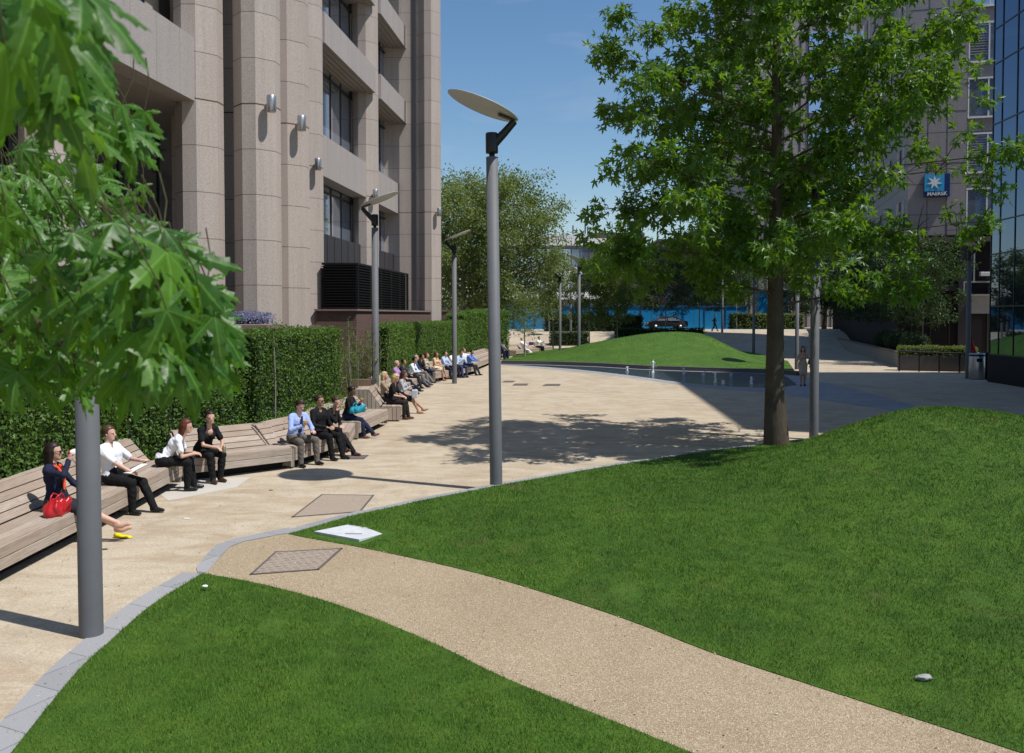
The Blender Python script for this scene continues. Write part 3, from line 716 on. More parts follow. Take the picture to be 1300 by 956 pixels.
# blue hoarding
hd=empty('site_hoarding',(0,0,0),label='long bright blue site hoarding along the road behind the trees',cat='hoarding')
hx0,hx1=-9.5,27.5; n=int((hx1-hx0)/1.22)
mb=MB(); r=random.Random(3)
for k in range(n): 
    x=hx0+k*1.22; mb.box(x,x+1.21,100+r.uniform(-.02,.02),100.06,1.5,4.15)
mb.build('panel',M['hoard'],hd)
mb=MB(); mb.box(hx0,hx1,99.92,99.97,4.0,4.2)
for k in range(0,n,2): mb.box(hx0+k*1.22-.04,hx0+k*1.22+.04,99.9,99.97,1.5,4.15)
mb.build('batten',plain('dark_blue_batten',(.01,.09,.22),.6),hd)
hd2=empty('site_hoarding',(0,0,0),label='short piece of blue hoarding seen right of the far path behind the trunk',cat='hoarding')
v=D(962,400,104); mb=MB(); 
for k in range(3): mb.box(v.x+k*1.22,v.x+k*1.22+1.2,104,104.06,1.5,6)
mb.build('panel',M['hoard'],hd2)
mb=MB(); mb.box(v.x,v.x+3.7,103.93,103.99,5.9,6.1); mb.build('batten',M['bluegrey'],hd2)

# right-hand planter wall, ramp railing
pw=empty('planter_wall',(0,0,0),label='long low stone planter wall along the right side of the far path',cat='wall')
A0=Vector((22.9,51.2,0)); dv=Vector((.25,.968,0)); nv=Vector((.968,-.25,0))
mb=MB()
def Q_(mb,u0,u1,v0,v1,z0,z1,O=A0): Bx(mb,u0,u1,v0,v1,z0,z1,0,O,nv,dv)
Q_(mb,0,.3,0,38,0,.82); Q_(mb,0.3,6,-.3,0,0,.82); mb.build('stone_face',m_facade('tan_stone',(.27,.225,.18),(.33,.28,.235),.4,.41,0,.9),pw)
mb=MB(); Q_(mb,-.04,.36,-.04,38,.82,.9); mb.build('coping',M['coping'],pw)
mb=MB(); Q_(mb,.3,3.4,0,38,0,.72); mb.build('soil',M['soil'],pw)
rw=empty('ramp_wall',(0,0,0),label='low dark planter wall beside the railed ramp at the right',cat='wall')
RA=G(1143,470); RB=G(1224,472.5)
RA=Vector((21.3,47.6,0)); RB=Vector((25.0,46.2,0))
d=(RB-RA).normalized(); nn=Vector((-d.y,d.x,0)); L=(RB-RA).length
def Rx(mb,u0,u1,v0,v1,z0,z1): Bx(mb,u0,u1,v0,v1,z0,z1,0,RA,d,nn)
mb=MB(); Rx(mb,0,L,.9,1.6,0,.85); mb.build('stone_face',plain('dark_stone',(.10,.09,.09),.8),rw)
rl=empty('ramp_railing',(0,0,0),label='black metal railing with posts in front of the ramp planting',cat='railing')
mb=MB(); mb.tube([RA+Vector((0,0,1.12)),RB+Vector((0,0,1.0))],.028,8); mb.tube([RA+nn*.8+Vector((0,0,1.12)),RB+nn*.8+Vector((0,0,1.0))],.028,8); mb.build('handrail',M['black'],rl)
for k in range(5):
    p=RA+d*(L*k/4); mb=MB(); mb.box(p.x-.03,p.x+.03,p.y-.03,p.y+.03,0,1.1-.03*k); mb.build('post',M['black'],rl)
mb=MB()
for k in range(26):
    p=RA+d*(L*.52+L*.48*k/25); mb.tube([p+Vector((0,0,.1)),p+Vector((0,0,.98))],.009,5)
mb.build('baluster',M['black'],rl)
gs=MB()
for u in (.0,.5): p=RB+d*(u*.9); gs.tube([p+Vector((0,0,0)),p+Vector((0,0,1.05))],.04,8)
p=RB; gs.tube([p+Vector((0,0,1.05)),p+d*.45+Vector((0,0,1.05))],.04,8)
o=gs.build('gate_frame',M['steel']); tag(o,'pale steel upright frame at the right end of the black ramp railing','gate')

# ---------------------------------------------------------------- bollard bin + red pennant
v=G(1240,481.5)
bn=empty('litter_bin',(v.x,v.y,0),label='brushed steel litter bin standing by the foot of the glass tower',cat='bin')
mb=MB(); mb.lathe([(.0,0),(.34,0),(.36,.03),(.36,1.22),(.33,1.26),(0,1.26)],28); mb.build('drum',M['steel'],bn)
mb=MB(); mb.lathe([(0,0),(.37,0),(.37,.09),(0,.09)],28,c=(0,0,1.12)); mb.build('black_band',M['black'],bn)
mb=MB(); mb.box(-.2,.06,-.385,-.34,.86,1.02); mb.build('slot',M['dark'],bn)
mb=MB(); mb.bbox(.38,.78,-.1,.4,0,1.3,.02); o=mb.build('black_case',M['black'],bn)
v=D(1236,452,43.5); rp=empty('red_pennant',(v.x,v.y,0),label='red triangular cloth pennant on a thin post behind the litter bin',cat='pennant')
mb=MB(); mb.add([(-.12,0,2.0),(.28,0,.9),(-.12,0,.75),(-.12,.02,2.0),(.28,.06,.9),(-.12,.02,.75),(.06,-.05,1.35),(.06,-.03,1.35)],[(0,6,2),(6,1,2),(0,1,6),(3,5,7),(7,5,4),(3,7,4),(0,3,4,1),(1,4,5,2)]); mb.build('cloth',M['red'],rp)
mb=MB(); mb.tube([(-.14,.01,0),(-.14,.01,2.1)],.02,6); mb.build('post',M['black'],rp)
# CCTV camera
cc=empty('security_camera',(0,0,0),label='white security camera on a bracket beside the glass tower',cat='camera')
p=C0+ax*4.5+ay*(-1.4)+Vector((0,0,5.75)); mb=MB(); mb.bbox(p.x-.42,p.x+.3,p.y-.1,p.y+.1,p.z-.13,p.z+.13,.02); mb.build('housing',plain('pale_housing',(.4,.4,.42),.5),cc)
mb=MB(); mb.tube([p,p+Vector((.1,0,-.3)),p+Vector((.1,.7,-.35))],.04,6); mb.build('bracket',M['black'],cc)

# ---------------------------------------------------------------- lamps
def disc_lamp(x,y,H_=5.8,side=1,rot=0,tilt=22,lean=(0,0),label='',z0=0,arm=.62):
    """side=+1: arm leans to +x and the disc reaches back over the pole"""
    root=empty('street_lamp',(x,y,z0),label=label,cat='street lamp',group='disc reflector lamps round the plaza')
    root.rotation_euler=(lean[0],lean[1],rot)
    mb=MB(); mb.lathe([(.111,0),(.111,.02),(.104,H_-.0),(.098,H_)],20); mb.build('pole',M['pole'],root)
    mb=MB(); mb.lathe([(.05,H_-.02),(.05,H_+.07),(.105,H_+.07),(.108,H_+.1),(.108,H_+.40),(.1,H_+.42)],18); mb.build('lamp_head',M['black'],root)
    mb=MB(); e=Vector((side*.40,0,H_+.62)); mb.tube([(side*.02,0,H_+.22),e*.5+Vector((side*.02,0,(H_+.22)*.5)),e],[.085,.07,.06],8); mb.build('arm',M['black'],root)
    # disc: centre lies back from the arm end, rising
    R_=.66; a=R(tilt); u=Vector((-side*cos(a),0,sin(a))); c=e+u*(R_-.07)+Vector((0,0,.05)); n=Vector((side*sin(a),0,cos(a)))
    Mx=Matrix.Translation(c)@n.to_track_quat('Z','Y').to_matrix().to_4x4()
    mb=MB(); mb.lathe([(0,-.012),(R_-.03,-.012),(R_,0),(R_-.02,.012),(0,.02)],48,M=Mx); mb.build('reflector_disc',M['disc'],root)
    mb=MB(); mb.bbox(-.30,.02,-.07,.07,-.035,-.0125,.006,M=Matrix.Translation(e+Vector((0,0,.03)))@Matrix(((side*cos(a),0,side*sin(a)*1,0),(0,1,0,0),(-sin(a),0,cos(a),0),(0,0,0,1)))); mb.build('spot_plate',M['black'],root)
    return root
P=G(116,806); disc_lamp(P.x,P.y,side=1,rot=R(-20),lean=(0,R(-.3)),label='nearest lamp post, its thick grey pole rising into the near maple leaves')
P=G(630,622.5); disc_lamp(P.x,P.y,H_=5.86,side=1,rot=R(0),lean=(0,R(-.7)),label='tall central grey lamp with its tilted disc outlined against the sky')
P=G(1033,558); disc_lamp(P.x,P.y,side=1,rot=R(-10),label='grey lamp post right beside the maple trunk, its disc hidden in the crown')
P=G(477,524); disc_lamp(P.x,P.y,H_=5.85,side=-1,rot=R(6),label='lamp post behind the benches in front of the black louvred screen')
P=G(577,487); disc_lamp(P.x,P.y,side=-1,rot=R(6),label='lamp post just right of the granite office corner before the light green tree')
P=G(735,455.5); disc_lamp(P.x,P.y,side=1,rot=R(15),tilt=26,z0=.3,label='lamp post at the left foot of the far grass mound with a broad tilted disc')
P=G(1231,481); disc_lamp(P.x,P.y+.2,H_=5.75,side=1,rot=R(-8),tilt=20,label='dark shaded lamp post beside the litter bin and glass tower')
for (px,dep,side,lab,ro) in ((711,70,-1,'slim far lamp with a bright edge-on disc beyond the reading sitters',0),(724.5,84,1,'thin far lamp between the mound lamp and the slim bright disc one',30),
     (697,88,-1,'farthest but one lamp in the tight row behind the seated readers',10),(690,97,-1,'farthest lamp of the tight row behind the seated readers',10),
     (917,87,1,'slim pale lamp at the far end of the right hand path',0),(957,66,1,'slim pale lamp just left of the maple trunk on the far path',0),(1012,49.5,1,'grey lamp immediately left of the standing woman in the beige coat',0)):
    v=D(px,400,dep); disc_lamp(v.x,dep,side=side,rot=R(ro),z0=terr(v.x,dep),label=lab)

# ---------------------------------------------------------------- covers, slabs
def quad_cover(name,px,z,mat,label,cat,th=.012,frame=None,group=None):
    P4=[G(a,b,z) for a,b in px]; mb=MB(); mb.prism([(p.x,p.y) for p in P4],z,z+th); 
    if not frame:
        o=mb.build(name,mat); tag(o,label,cat,group); return o
    root=empty(name,(0,0,0),label=label,cat=cat,group=group); mb.build('cover',mat,root)
    for i in range(4):
        a=P4[i]; b=P4[(i+1)%4]; d=(b-a).normalized()*.03; n=Vector((-d.y,d.x,0)); f=MB(); f.prism([(a.x,a.y),(b.x,b.y),(b.x+n.x,b.y+n.y),(a.x+n.x,a.y+n.y)],z,z+th+.003); f.build('frame_edge',frame,root)
    return root
def m_cover(name,c0,c1,rot):
    t=NT(name); p=t.pos(); b=t.n('ShaderNodeTexBrick',offset=.5,i_Scale=1,i_Mortar_Size=.016); b.inputs['Brick Width'].default_value=.13; b.inputs['Row Height'].default_value=.065
    t.l(t.map(p,(1,1,1),(0,0,0),(0,0,rot)),b.inputs['Vector']); b.inputs['Color1'].default_value=(*c0,1); b.inputs['Color2'].default_value=(*c1,1); b.inputs['Mortar'].default_value=(.33,.27,.21,1)
    n=t.noise(p,9,6,.8); t.col(t.mix(t.ramp(n,[(.42,0),(.60,.75)]),b.outputs[0],(.34,.28,.22))); t.bump(b.outputs['Fac'],.6,-.01); return t.set(.85,0,.2)
cv=m_cover('ribbed_cover',(.15,.115,.105),(.20,.16,.145),R(15)); cv2=m_cover('pale_ribbed_cover',(.30,.235,.19),(.36,.29,.23),R(15)); edge=plain('cover_edge',(.12,.095,.085),.7)
quad_cover('access_cover',[(317,730),(405,723.5),(435,696.5),(349,701)],.006,cv,'brown ribbed square access cover in the mouth of the gravel path','access cover',.006,edge)
quad_cover('access_cover',[(370,657),(458,650),(475,629),(408,628)],.001,cv2,'pale brown ribbed square access cover on the plaza just beyond the kerb','access cover',.006,edge)
zs=.10
wc=quad_cover('access_slab',[(399,677.5),(456,688),(499,677.5),(441,669)],.020,plain('white_slab',(.52,.53,.55),.8,0,.28,7),'white square slab cover with a slot set in the grass','access slab',.034)
mb=MB(); c=sum((G(a,b,.054) for a,b in [(399,677.5),(456,688),(499,677.5),(441,669)]),Vector())/4; mb.box(c.x-.12,c.x+.12,c.y-.012,c.y+.012,.0545,.057); mb.build('slot',M['black'],wc)
quad_cover('drain_cover',[(437,583),(462,583),(468,578),(446,578)],.002,plain('dark_drain',(.13,.11,.10),.7),'small dark rectangular drain cover by the feet of the black clad pair','drain cover',.006,edge)
for q,l in (([(637,485.5),(651,485.5),(655,483.5),(641,483.5)],'small dark drain plate nearest the tall lamp pole'),([(650,489.5),(669,489.5),(671,487),(654,487)],'small brown drain plate second from the tall lamp pole'),([(688,490),(710,490),(712,487.5),(693,487.5)],'brown drain plate farthest right of the three beyond the lamp')):
    quad_cover('drain_cover',q,.002,edge,l,'drain cover',.006)
# paving slabs in the gravel near the seated pair
# a stone on the lawn and litter
def rock(name,px,py,z,s,mat,label,cat):
    v=G(px,py,z); bm=bmesh.new(); bmesh.ops.create_icosphere(bm,subdivisions=2,radius=1)
    r=random.Random(px)
    for q in bm.verts: q.co=Vector((q.co.x*s[0],q.co.y*s[1],q.co.z*s[2]))*(1+r.uniform(-.22,.22))
    me=bpy.data.meshes.new(name); bm.to_mesh(me); bm.free(); me.materials.append(mat); o=link(bpy.data.objects.new(name,me)); o.location=v; tag(o,label,cat); return o
mrk=plain('grey_stone',(.30,.30,.27),.8,0,.3,20)
hz=float(hA(np.array([[G(1173,860,.55).x,G(1173,860,.55).y]]))[0])
rock('stone',1173,860,hz+.03,(.075,.05,.028),mrk,'small flat grey stone lying on the large lawn near the bottom right','stone')
rock('paper_scrap',260,744,.07,(.035,.02,.012),M['white'],'tiny white scrap lying at the tip of the small lawn','litter')
rock('paper_scrap',223,615,.01,(.05,.03,.006),M['white'],'tiny white scrap on the gravel below the seated pair','litter')
rock('paper_scrap',237,658,.01,(.045,.03,.006),M['white'],'tiny pale scrap on the gravel right of the yellow shoe','litter')
rock('fallen_leaf',132,697,.008,(.05,.03,.004),M['leaf_lime'],'small green fallen leaf on the gravel right of the nearest lamp pole','leaf')
rock('fallen_leaf',344,622,.008,(.04,.025,.004),M['leaf_lime'],'small green fallen leaf near the disc shadow on the gravel','leaf')

# ---------------------------------------------------------------- fountain jets
mj=NT('foamy_water'); mj.col((.85,.88,.9)); mj.b.inputs['Transmission Weight'].default_value=.1; mj.b.inputs['IOR'].default_value=1.2; M['jet']=mj.set(.3,0,.5)
fj=[(796,471,466,'bright jet left of the tallest'),(829,472.5,459.5,'tallest splashing jet near the pond wall'),(868,474.5,468.5,'jet just right of the tallest splashing one'),(893,476,472.5,'low jet, middle of the pond'),(908,485.5,473.5,'jet at the near edge of the pond'),(928,476,475,'faintest tiny bubble of water by the pond wall'),(954,487,479,'stubby jet nearest the maple trunk'),(918,487,483,'small bubble jet beside the shadow line')]
for k,(px,yb,yt,lab) in enumerate(fj):
    v=G(px,yb,.02); Y=v.y; h=max(.06,(yb-yt)*Y/1100)*1.15; r=random.Random(k); mb=MB()
    prof=[(.09,0),(.05,.03)]+[(.035+.03*r.random()+(.03 if t>.7 else 0),h*t) for t in (.25,.4,.55,.7,.85)]+[(.03,h*.97),(0,h)]
    mb.lathe(prof,10,c=(v.x,v.y,.015))
    for q in range(30 if k==1 else 12):
        a=r.uniform(0,6.28); d_=r.uniform(.02,.22 if k==1 else .12); zz=r.uniform(0,h*1.05); s_=r.uniform(.012,.03)
        mb.lathe([(0,-s_),(s_,0),(0,s_)],5,c=(v.x+cos(a)*d_,v.y+sin(a)*d_,.03+zz))
    o=mb.build('fountain_jet',M['jet']); tag(o,lab,'fountain jet','fountain jets in the pond')
# ---------------------------------------------------------------- timber benches
def bench(p0,p1,label,back=1,deep=.55,ztop=.86,wide=0,group='timber benches along the plaza edge',endp=True,z0=0):
    """front edge from p0 to p1 (plaza side on the right hand going p0->p1)"""
    p0=Vector((*p0,z0)); p1=Vector((*p1,z0)); d=p1-p0; L=d.length; root=empty('timber_bench',p0,atan2(d.y,d.x),label=label,cat='bench',group=group)
    e=.0; mb=MB(); n=4; w=deep/n
    for k in range(n): mb.bbox(.0,L,k*w+.004,(k+1)*w-.006,.40,.45,.005)
    mb.build('seat',M['timber'],root)
    mb=MB(); mb.bbox(0,L,-.03,.012,.30,.437,.005); mb.bbox(0,L,-.03,.012,.165,.292,.005); mb.build('apron',M['timber'],root)
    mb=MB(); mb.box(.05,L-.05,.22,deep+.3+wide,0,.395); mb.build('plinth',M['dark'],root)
    if back:
        mb=MB(); y0,z_0,y1,z1=deep+.01,.455,deep+.36,ztop; nb=4; dl=Vector((0,y1-y0,z1-z_0)); Lb=dl.length; dl.normalize(); nn=Vector((0,-dl.z,dl.y))
        for k in range(nb):
            a=Vector((0,y0,z_0))+dl*(Lb*k/nb+.006); b=Vector((0,y0,z_0))+dl*(Lb*(k+1)/nb-.006)
            Mx=Matrix(((1,0,0,0),(0,dl.y,-nn.y,a.y),(0,dl.z,-nn.z,a.z),(0,0,0,1)))
            mb.bbox(0,L,0,(b-a).length,0,.04,.005,M=Mx)
        for k in range(1+int(wide/.13)): mb.bbox(0,L,y1+.03+k*.13,y1+.15+k*.13,z1-.045,z1-.003,.005)
        mb.build('backrest',M['timber'],root)
        mb=MB(); mb.box(.0,L,y1+.14+wide,y1+.17+wide,.05,z1-.05); mb.build('back_panel',M['timber'],root)
    if endp:
        # closed end of upright boards following the profile
        def top(y):
            if y<deep+.02: return .398
            if not back: return .398
            t=(y-deep-.02)/.34; return min(ztop-.05, .40+t*(ztop-.47)) if t<1 else ztop-.05
        ymax=deep+(.5+wide if back else .0)
        for xx in (-.035,L+.003):
            mb=MB(); y=0.0
            while y<ymax-.02:
                y2=min(y+.115,ymax); za,zb=top(y+.004),top(y2-.004)
                vs=[(x,yy,zz) for x in (xx,xx+.032) for (yy,zz) in ((y+.004,.04),(y2-.004,.04),(y2-.004,zb),(y+.004,za))]
                mb.add(vs,[(0,1,2,3),(7,6,5,4),(0,4,5,1),(1,5,6,2),(2,6,7,3),(3,7,4,0)]); y+=.12
            mb.build('end_panel',M['timber'],root)
    return root
bench((-5.78,3.0),(-5.90,9.6),'nearest bench, running out of the picture at the lower left',endp=False)
bench((-5.90,9.63),(-5.96,13.46),'bench holding the woman with the red bag and the man with the newspaper',endp=False)
bench((-5.96,13.52),(-6.05,15.75),'short bench section under the woman in white leaning forward')
bench((-5.95,16.02),(-4.45,17.38),'angled bench section between the two women and the man in the blue shirt')
bench((-4.40,17.45),(-3.86,19.15),'angled bench section under the man in the blue shirt and tie')
bench((-3.82,21.5),(-3.52,24.4),'short bench with the turquoise bag on it',ztop=.82)
bench((-3.72,19.6),(-3.9,21.3),'stepped back bench section between the pair in black and the turquoise bag',ztop=.84)
bench((-3.25,25.2),(-3.72,32.0),'bench with a boarded square end where the blonde women in black sit',wide=.35,ztop=.95)
bench((-4.1,32.4),(-3.95,39.6),'long bench holding the man in the purple shirt and his neighbours',ztop=.86)
bench((-3.55,40.0),(-1.9,45.6),'bench where the woman in cream and the men in pale blue sit')
bench((-2.1,47),(-.9,58),'shaded bench beyond the crowded ones, near the far hedge')
bench((-.9,58.8),(-.6,64.5),'small far bench with two dark dressed sitters')
bench((.3,65),(3.4,73),'farthest pale bench with the people reading in white')
# low timber edged bed behind the benches
tb=empty('timber_planter',(0,0,0),label='low brown timber edged planting box behind the bench gap',cat='planter')
mb=MB(); mb.bbox(-5.3,-4.3,26.2,26.28,.2,1.15,.006); mb.bbox(-5.3,-5.22,26.28,27.4,.2,1.15,.006); mb.build('boards',plain('brown_board',(.2,.13,.09),.8),tb)
mb=MB(); mb.box(-5.25,-4.3,26.28,27.4,.2,1.1); mb.build('soil',M['soil'],tb)
bd=sheet('planting_bed',[(-5.4,19.6),(-4.75,19.9),(-4.9,25.3),(-5.0,33),(-4.9,40),(-4.3,41.5),(-3,47),(-3.4,48),(-6.2,44),(-8,22)],.05,M['soil'])
# ---------------------------------------------------------------- leaves
def fan(outline, droop=.25, centre=(0,.0)):
    """leaf template from an outline: fan from a centre point; tip toward +y, face normal +z"""
    o=np.array(outline,float); c=np.array(centre,float); V=np.r_[[c],o]; r=np.hypot(V[:,0],V[:,1]-0.0)
    z=-droop*r**2; n=len(o); F_=np.array([(0,1+i,1+(i+1)%n) for i in range(n)])
    return np.c_[V,z],F_
def maple_outline(teeth=True):
    lobes=[(-118,.52),(-58,.86),(0,1.0),(58,.86),(118,.52)]; pts=[]
    pts.append((0,-.02))
    for i,(a,L) in enumerate(lobes):
        def P(da,r): t=R(a+da); return (sin(t)*r*L, cos(t)*r*L+.06)
        if teeth: pts+= [P(-24,.52),P(-11,.56),P(-15,.80),P(-6,.80),P(0,1.0),P(6,.80),P(15,.80),P(11,.56),P(24,.52)]
        else: pts+= [P(-15,.6),P(0,1.0),P(15,.6)]
        if i<4:
            a2=(a+lobes[i+1][0])/2; t=R(a2); pts.append((sin(t)*.30,cos(t)*.30+.04))
    return pts
LT_maple=fan(maple_outline(False),.28,(0,.12))
LT_oval=(np.array([(0,0,0),(.32,.4,.08),(0,1,-.12),(-.32,.4,.08)],float),np.array([(0,1,2),(0,2,3)]))
def near_template(rr):
    """large toothed leaf with raised veins and folded, twisted lobes"""
    lobes=[(-104,.50),(-46,.88),(0,1.10),(46,.88),(104,.50)]; V=[(0,.0,0)]; S=[1.0]; Fs=[]; prev=None
    for i,(a,L) in enumerate(lobes):
        t=R(a+rr.uniform(-5,5)); L*=rr.uniform(.9,1.08); ax_=np.array([sin(t),cos(t)]); pr_=np.array([cos(t),-sin(t)]); dr=rr.uniform(.15,.5)
        ring=[]; prof=[(.24,.10),(.38,.10),(.46,.15),(.54,.22),(.57,.13),(.66,.15),(.76,.20),(.79,.08),(.88,.09),(.90,.045)]
        cen=[]; 
        for (u,w) in prof:
            w*=L*.82; u2=u*L; zc=-dr*u2**2
            ids=[]
            for sgn in (-1,0,1):
                p=ax_*u2+pr_*(w*sgn); V.append((p[0],p[1],zc-(abs(sgn))*w*rr.uniform(.05,.35))); S.append(1.0 if sgn==0 else 0.0); ids.append(len(V)-1)
            cen.append(ids)
        V.append((*(ax_*L),-dr*L*L)); S.append(1.0); tip=len(V)-1
        for q in range(len(cen)-1):
            a0,b0=cen[q],cen[q+1]
            for s in (0,1): Fs+= [(a0[s],a0[s+1],b0[s+1]),(a0[s],b0[s+1],b0[s])]
        Fs+= [(cen[-1][0],cen[-1][1],tip),(cen[-1][1],cen[-1][2],tip),(0,cen[0][1],cen[0][0]),(0,cen[0][2],cen[0][1])]
        if prev is not None:
            Fs.append((0,cen[0][0],prev))
            # web between the lobes
            pv=prev_c; Fs+= [(prev,cen[0][0],pv[1][2]),(cen[0][0],cen[1][0],pv[1][2])]
        prev=cen[0][2]; prev_c=cen
    return np.array(V),np.array(Fs),np.array(S)
def scatter(P,T,N,S,tmpl):
    """arrays: positions, tip dirs, normals, sizes -> V,F"""
    Vt,Ft=tmpl[0],tmpl[1]; P,T,N=[np.asarray(a,float) for a in (P,T,N)]; S=np.asarray(S,float)
    T=T/np.maximum(np.linalg.norm(T,axis=1,keepdims=True),1e-9); N=N-(N*T).sum(1,keepdims=True)*T; N=N/np.maximum(np.linalg.norm(N,axis=1,keepdims=True),1e-9)
    X=np.cross(T,N); V=P[:,None,:]+S[:,None,None]*(Vt[None,:,0:1]*X[:,None,:]+Vt[None,:,1:2]*T[:,None,:]+Vt[None,:,2:3]*N[:,None,:])
    n,k=len(P),len(Vt); F_=(Ft[None]+np.arange(n)[:,None,None]*k).reshape(-1,3); return V.reshape(-1,3),F_
def rdir(r,n): v=r.normal(size=(n,3)); return v/np.linalg.norm(v,axis=1,keepdims=True)
def leaves_at(r,C,per,spread,size,tmpl,droop=.4,upn=.6,flat=1.0):
    C=np.repeat(np.asarray(C,float),per,0); n=len(C); off=rdir(r,n)*(spread*r.random((n,1))**.6); off[:,2]*=flat
    P=C+off; T=off/ np.maximum(np.linalg.norm(off,axis=1,keepdims=True),1e-6)+rdir(r,n)*.6; T[:,2]-=droop; N=rdir(r,n)*.7; N[:,2]+=upn
    return scatter(P,T,N,size*r.uniform(.6,1.25,n),tmpl)

def tree(name,label,base,h,profile,trunk_r,leafmat,barkmat,nlimb,seed,leaf=.12,per=14,spread=.3,tmpl=LT_oval,clump_step=.45,bare=.25,limb_up=.5,cat='tree',group=None,offx=0,twist=.05,lr=1.0,cull=None,clumps_extra=0,sub=3,thin=1.0,droop=.4,dense=1.0):
    """profile(t)->radius for t 0..1 between the crown bottom (bare*h) and the top"""
    r=np.random.default_rng(seed); root=empty(name,base,label=label,cat=cat,group=group)
    # trunk
    k=9; tp=[]; wob=np.cumsum(r.normal(0,.03*h/10,(k+1,2)),0)*.6; wob[0]=0
    for i in range(k+1): tp.append(Vector((wob[i,0]+offx*(i/k)**2,wob[i,1],h*.97*i/k)))
    rad=[trunk_r*(1-.93*(i/k)**.9) for i in range(k+1)]; rad[0]*=1.22
    mb=MB(); mb.tube(tp,rad,12); mb.build('trunk',barkmat,root)
    def tpos(z):
        f=min(max(z/(h*.97)*k,0),k-.001); i=int(f); return tp[i].lerp(tp[i+1],f-i), rad[i]+(rad[i+1]-rad[i])*(f-i)
    lb=MB(); C=[]
    for i in range(nlimb):
        t=(i+.5)/nlimb; z=h*(bare+(1-bare)*t**1.0*.93); az=i*2.39996+r.uniform(-.4,.4); L=profile(t)*r.uniform(.78,1.1); p0,tr=tpos(z-.1*L*0)
        d=Vector((cos(az),sin(az),0)); pts=[p0]; n=6; sag=r.uniform(-.08,.08)
        for q in range(1,n+1):
            u=q/n; pts.append(p0+d*(L*u)+Vector((r.normal(0,twist*L*.4),r.normal(0,twist*L*.4), L*(limb_up*(u-.45*u*u)*(.5+.7*t)+sag*u))))
        r0=lr*max(.012,min(tr*.5,.016*L+.01)); lb.tube(pts,[r0*(1-.85*q/n) for q in range(n+1)],6)
        nsub=max(2,int(L/clump_step))
        for q in range(nsub):
            u=.22+.78*(q+r.random()*.8)/nsub; f=min(u,.999)*n; a=pts[int(f)].lerp(pts[int(f)+1],f-int(f))
            for s in range(sub):
                dd=Vector((*r.normal(0,1,2),r.normal(.15,.5))).normalized(); dd=(dd+d*.5).normalized(); l=L*.30*r.uniform(.3,1)*(1.15-u*.5); e=a+dd*l
                if r.random()<thin:
                    lb.tube([a,a.lerp(e,.5)+Vector((0,0,.06*l)),e],[r0*.3,r0*.2,.004],4,cap=False)
                    C.append(e); 
                    if l>.5 and r.random()<dense: C.append(a.lerp(e,.55))
        C.append(pts[-1])
    lb.build('branches',barkmat,root)
    C=np.array([tuple(c) for c in C])
    if cull:
        # a real gap between two limbs on the east side of the crown
        W=C+np.array(base); k=np.zeros(len(W),bool)
        for (x0,x1,y0,y1,z0,z1) in cull: k|=(W[:,0]>x0)&(W[:,0]<x1)&(W[:,1]>y0)&(W[:,1]<y1)&(W[:,2]>z0)&(W[:,2]<z1)
        C=C[~k]
    V,F_=leaves_at(r,C,per,spread,leaf,tmpl,droop); 
    np_mesh('foliage',V,F_,leafmat,root); return root

# main maple by the lawn edge
def prof_maple(t): return np.interp(t,[0,.08,.25,.5,.75,1],[3.0,4.3,4.75,4.05,3.2,1.2])
P=G(986,566,.1)
tree('maple_tree','large maple with a thick brown trunk at the edge of the mounded lawn',(P.x,P.y,-.02),13.6,prof_maple,.245,M['leaf_maple'],M['bark'],54,21,leaf=.148,per=25,spread=.28,tmpl=LT_maple,clump_step=.56,bare=.235,limb_up=.62,sub=3,dense=.55,droop=.5,twist=.16,lr=.5,cull=[(7.6,9.7,14,19.5,4.8,6.4),(8.8,11.2,19.5,23,5.3,7.1),(10.3,12.6,23,28,5.9,7.8)])

# plane tree and the far trees
def prof_round(a): return lambda t: a*sqrt(max(.02,1-(2*t-.85)**2/1.5))
v=D(640,400,72); tree('plane_tree','big light green tree rising beyond the corner of the granite office',(v.x-.3,72,terr(0,72)),14.2,prof_round(6.3),.3,M['leaf_plane'],M['bark_pale'],60,5,leaf=.22,per=26,spread=.8,clump_step=.9,bare=.16,limb_up=.8,sub=3,dense=.6)
v=D(592,400,68); tree('plane_tree','light green tree partly hidden by the office corner, left of the biggest one',(v.x-.4,70,.2),13.0,prof_round(4.6),.25,M['leaf_plane'],M['bark_pale'],44,9,leaf=.22,per=24,spread=.75,clump_step=.85,bare=.2,limb_up=.8,sub=3,dense=.6)
def small(px,dep,h,w,mat,seed,label,bare=.3,per=40,leaf=.17,bark='bark_pale',rt=.07,name='young_tree',thin=1.0):
    v=D(px,400,dep); return tree(name,label,(v.x,dep,terr(v.x,dep)),h,prof_round(w),rt,M[mat],M[bark],24,seed,leaf=leaf,per=per,spread=.42,clump_step=.5,bare=bare,limb_up=.9,sub=3,dense=.4,thin=thin)
small(702,76,8.6,1.9,'leaf_plane',31,'slender pale green tree directly right of the big light green tree')
small(748,74,7.8,1.7,'leaf_mid',32,'thin white stemmed young tree behind the left end of the far mound')
small(784,73,8.1,2.1,'leaf_mid',33,'white stemmed young tree on the crest of the far mound')
small(812,90,7.6,2.4,'leaf_mid',34,'small bushy tree in front of the square capped mast')
small(772,95,9.5,2.0,'leaf_mid',38,'narrow tree in front of the distant white banded office')
small(845,84,8.6,2.9,'leaf_dark',35,'dark green tree over the parked dark car',bare=.22,per=20,leaf=.18)
small(888,86,9.5,3.1,'leaf_dark',36,'dark green tree right of the parked dark car',bare=.22,per=20,leaf=.18)
small(935,92,9.0,2.8,'leaf_dark',37,'dark tree left of the maple trunk over the far path',bare=.25,per=20,leaf=.18)
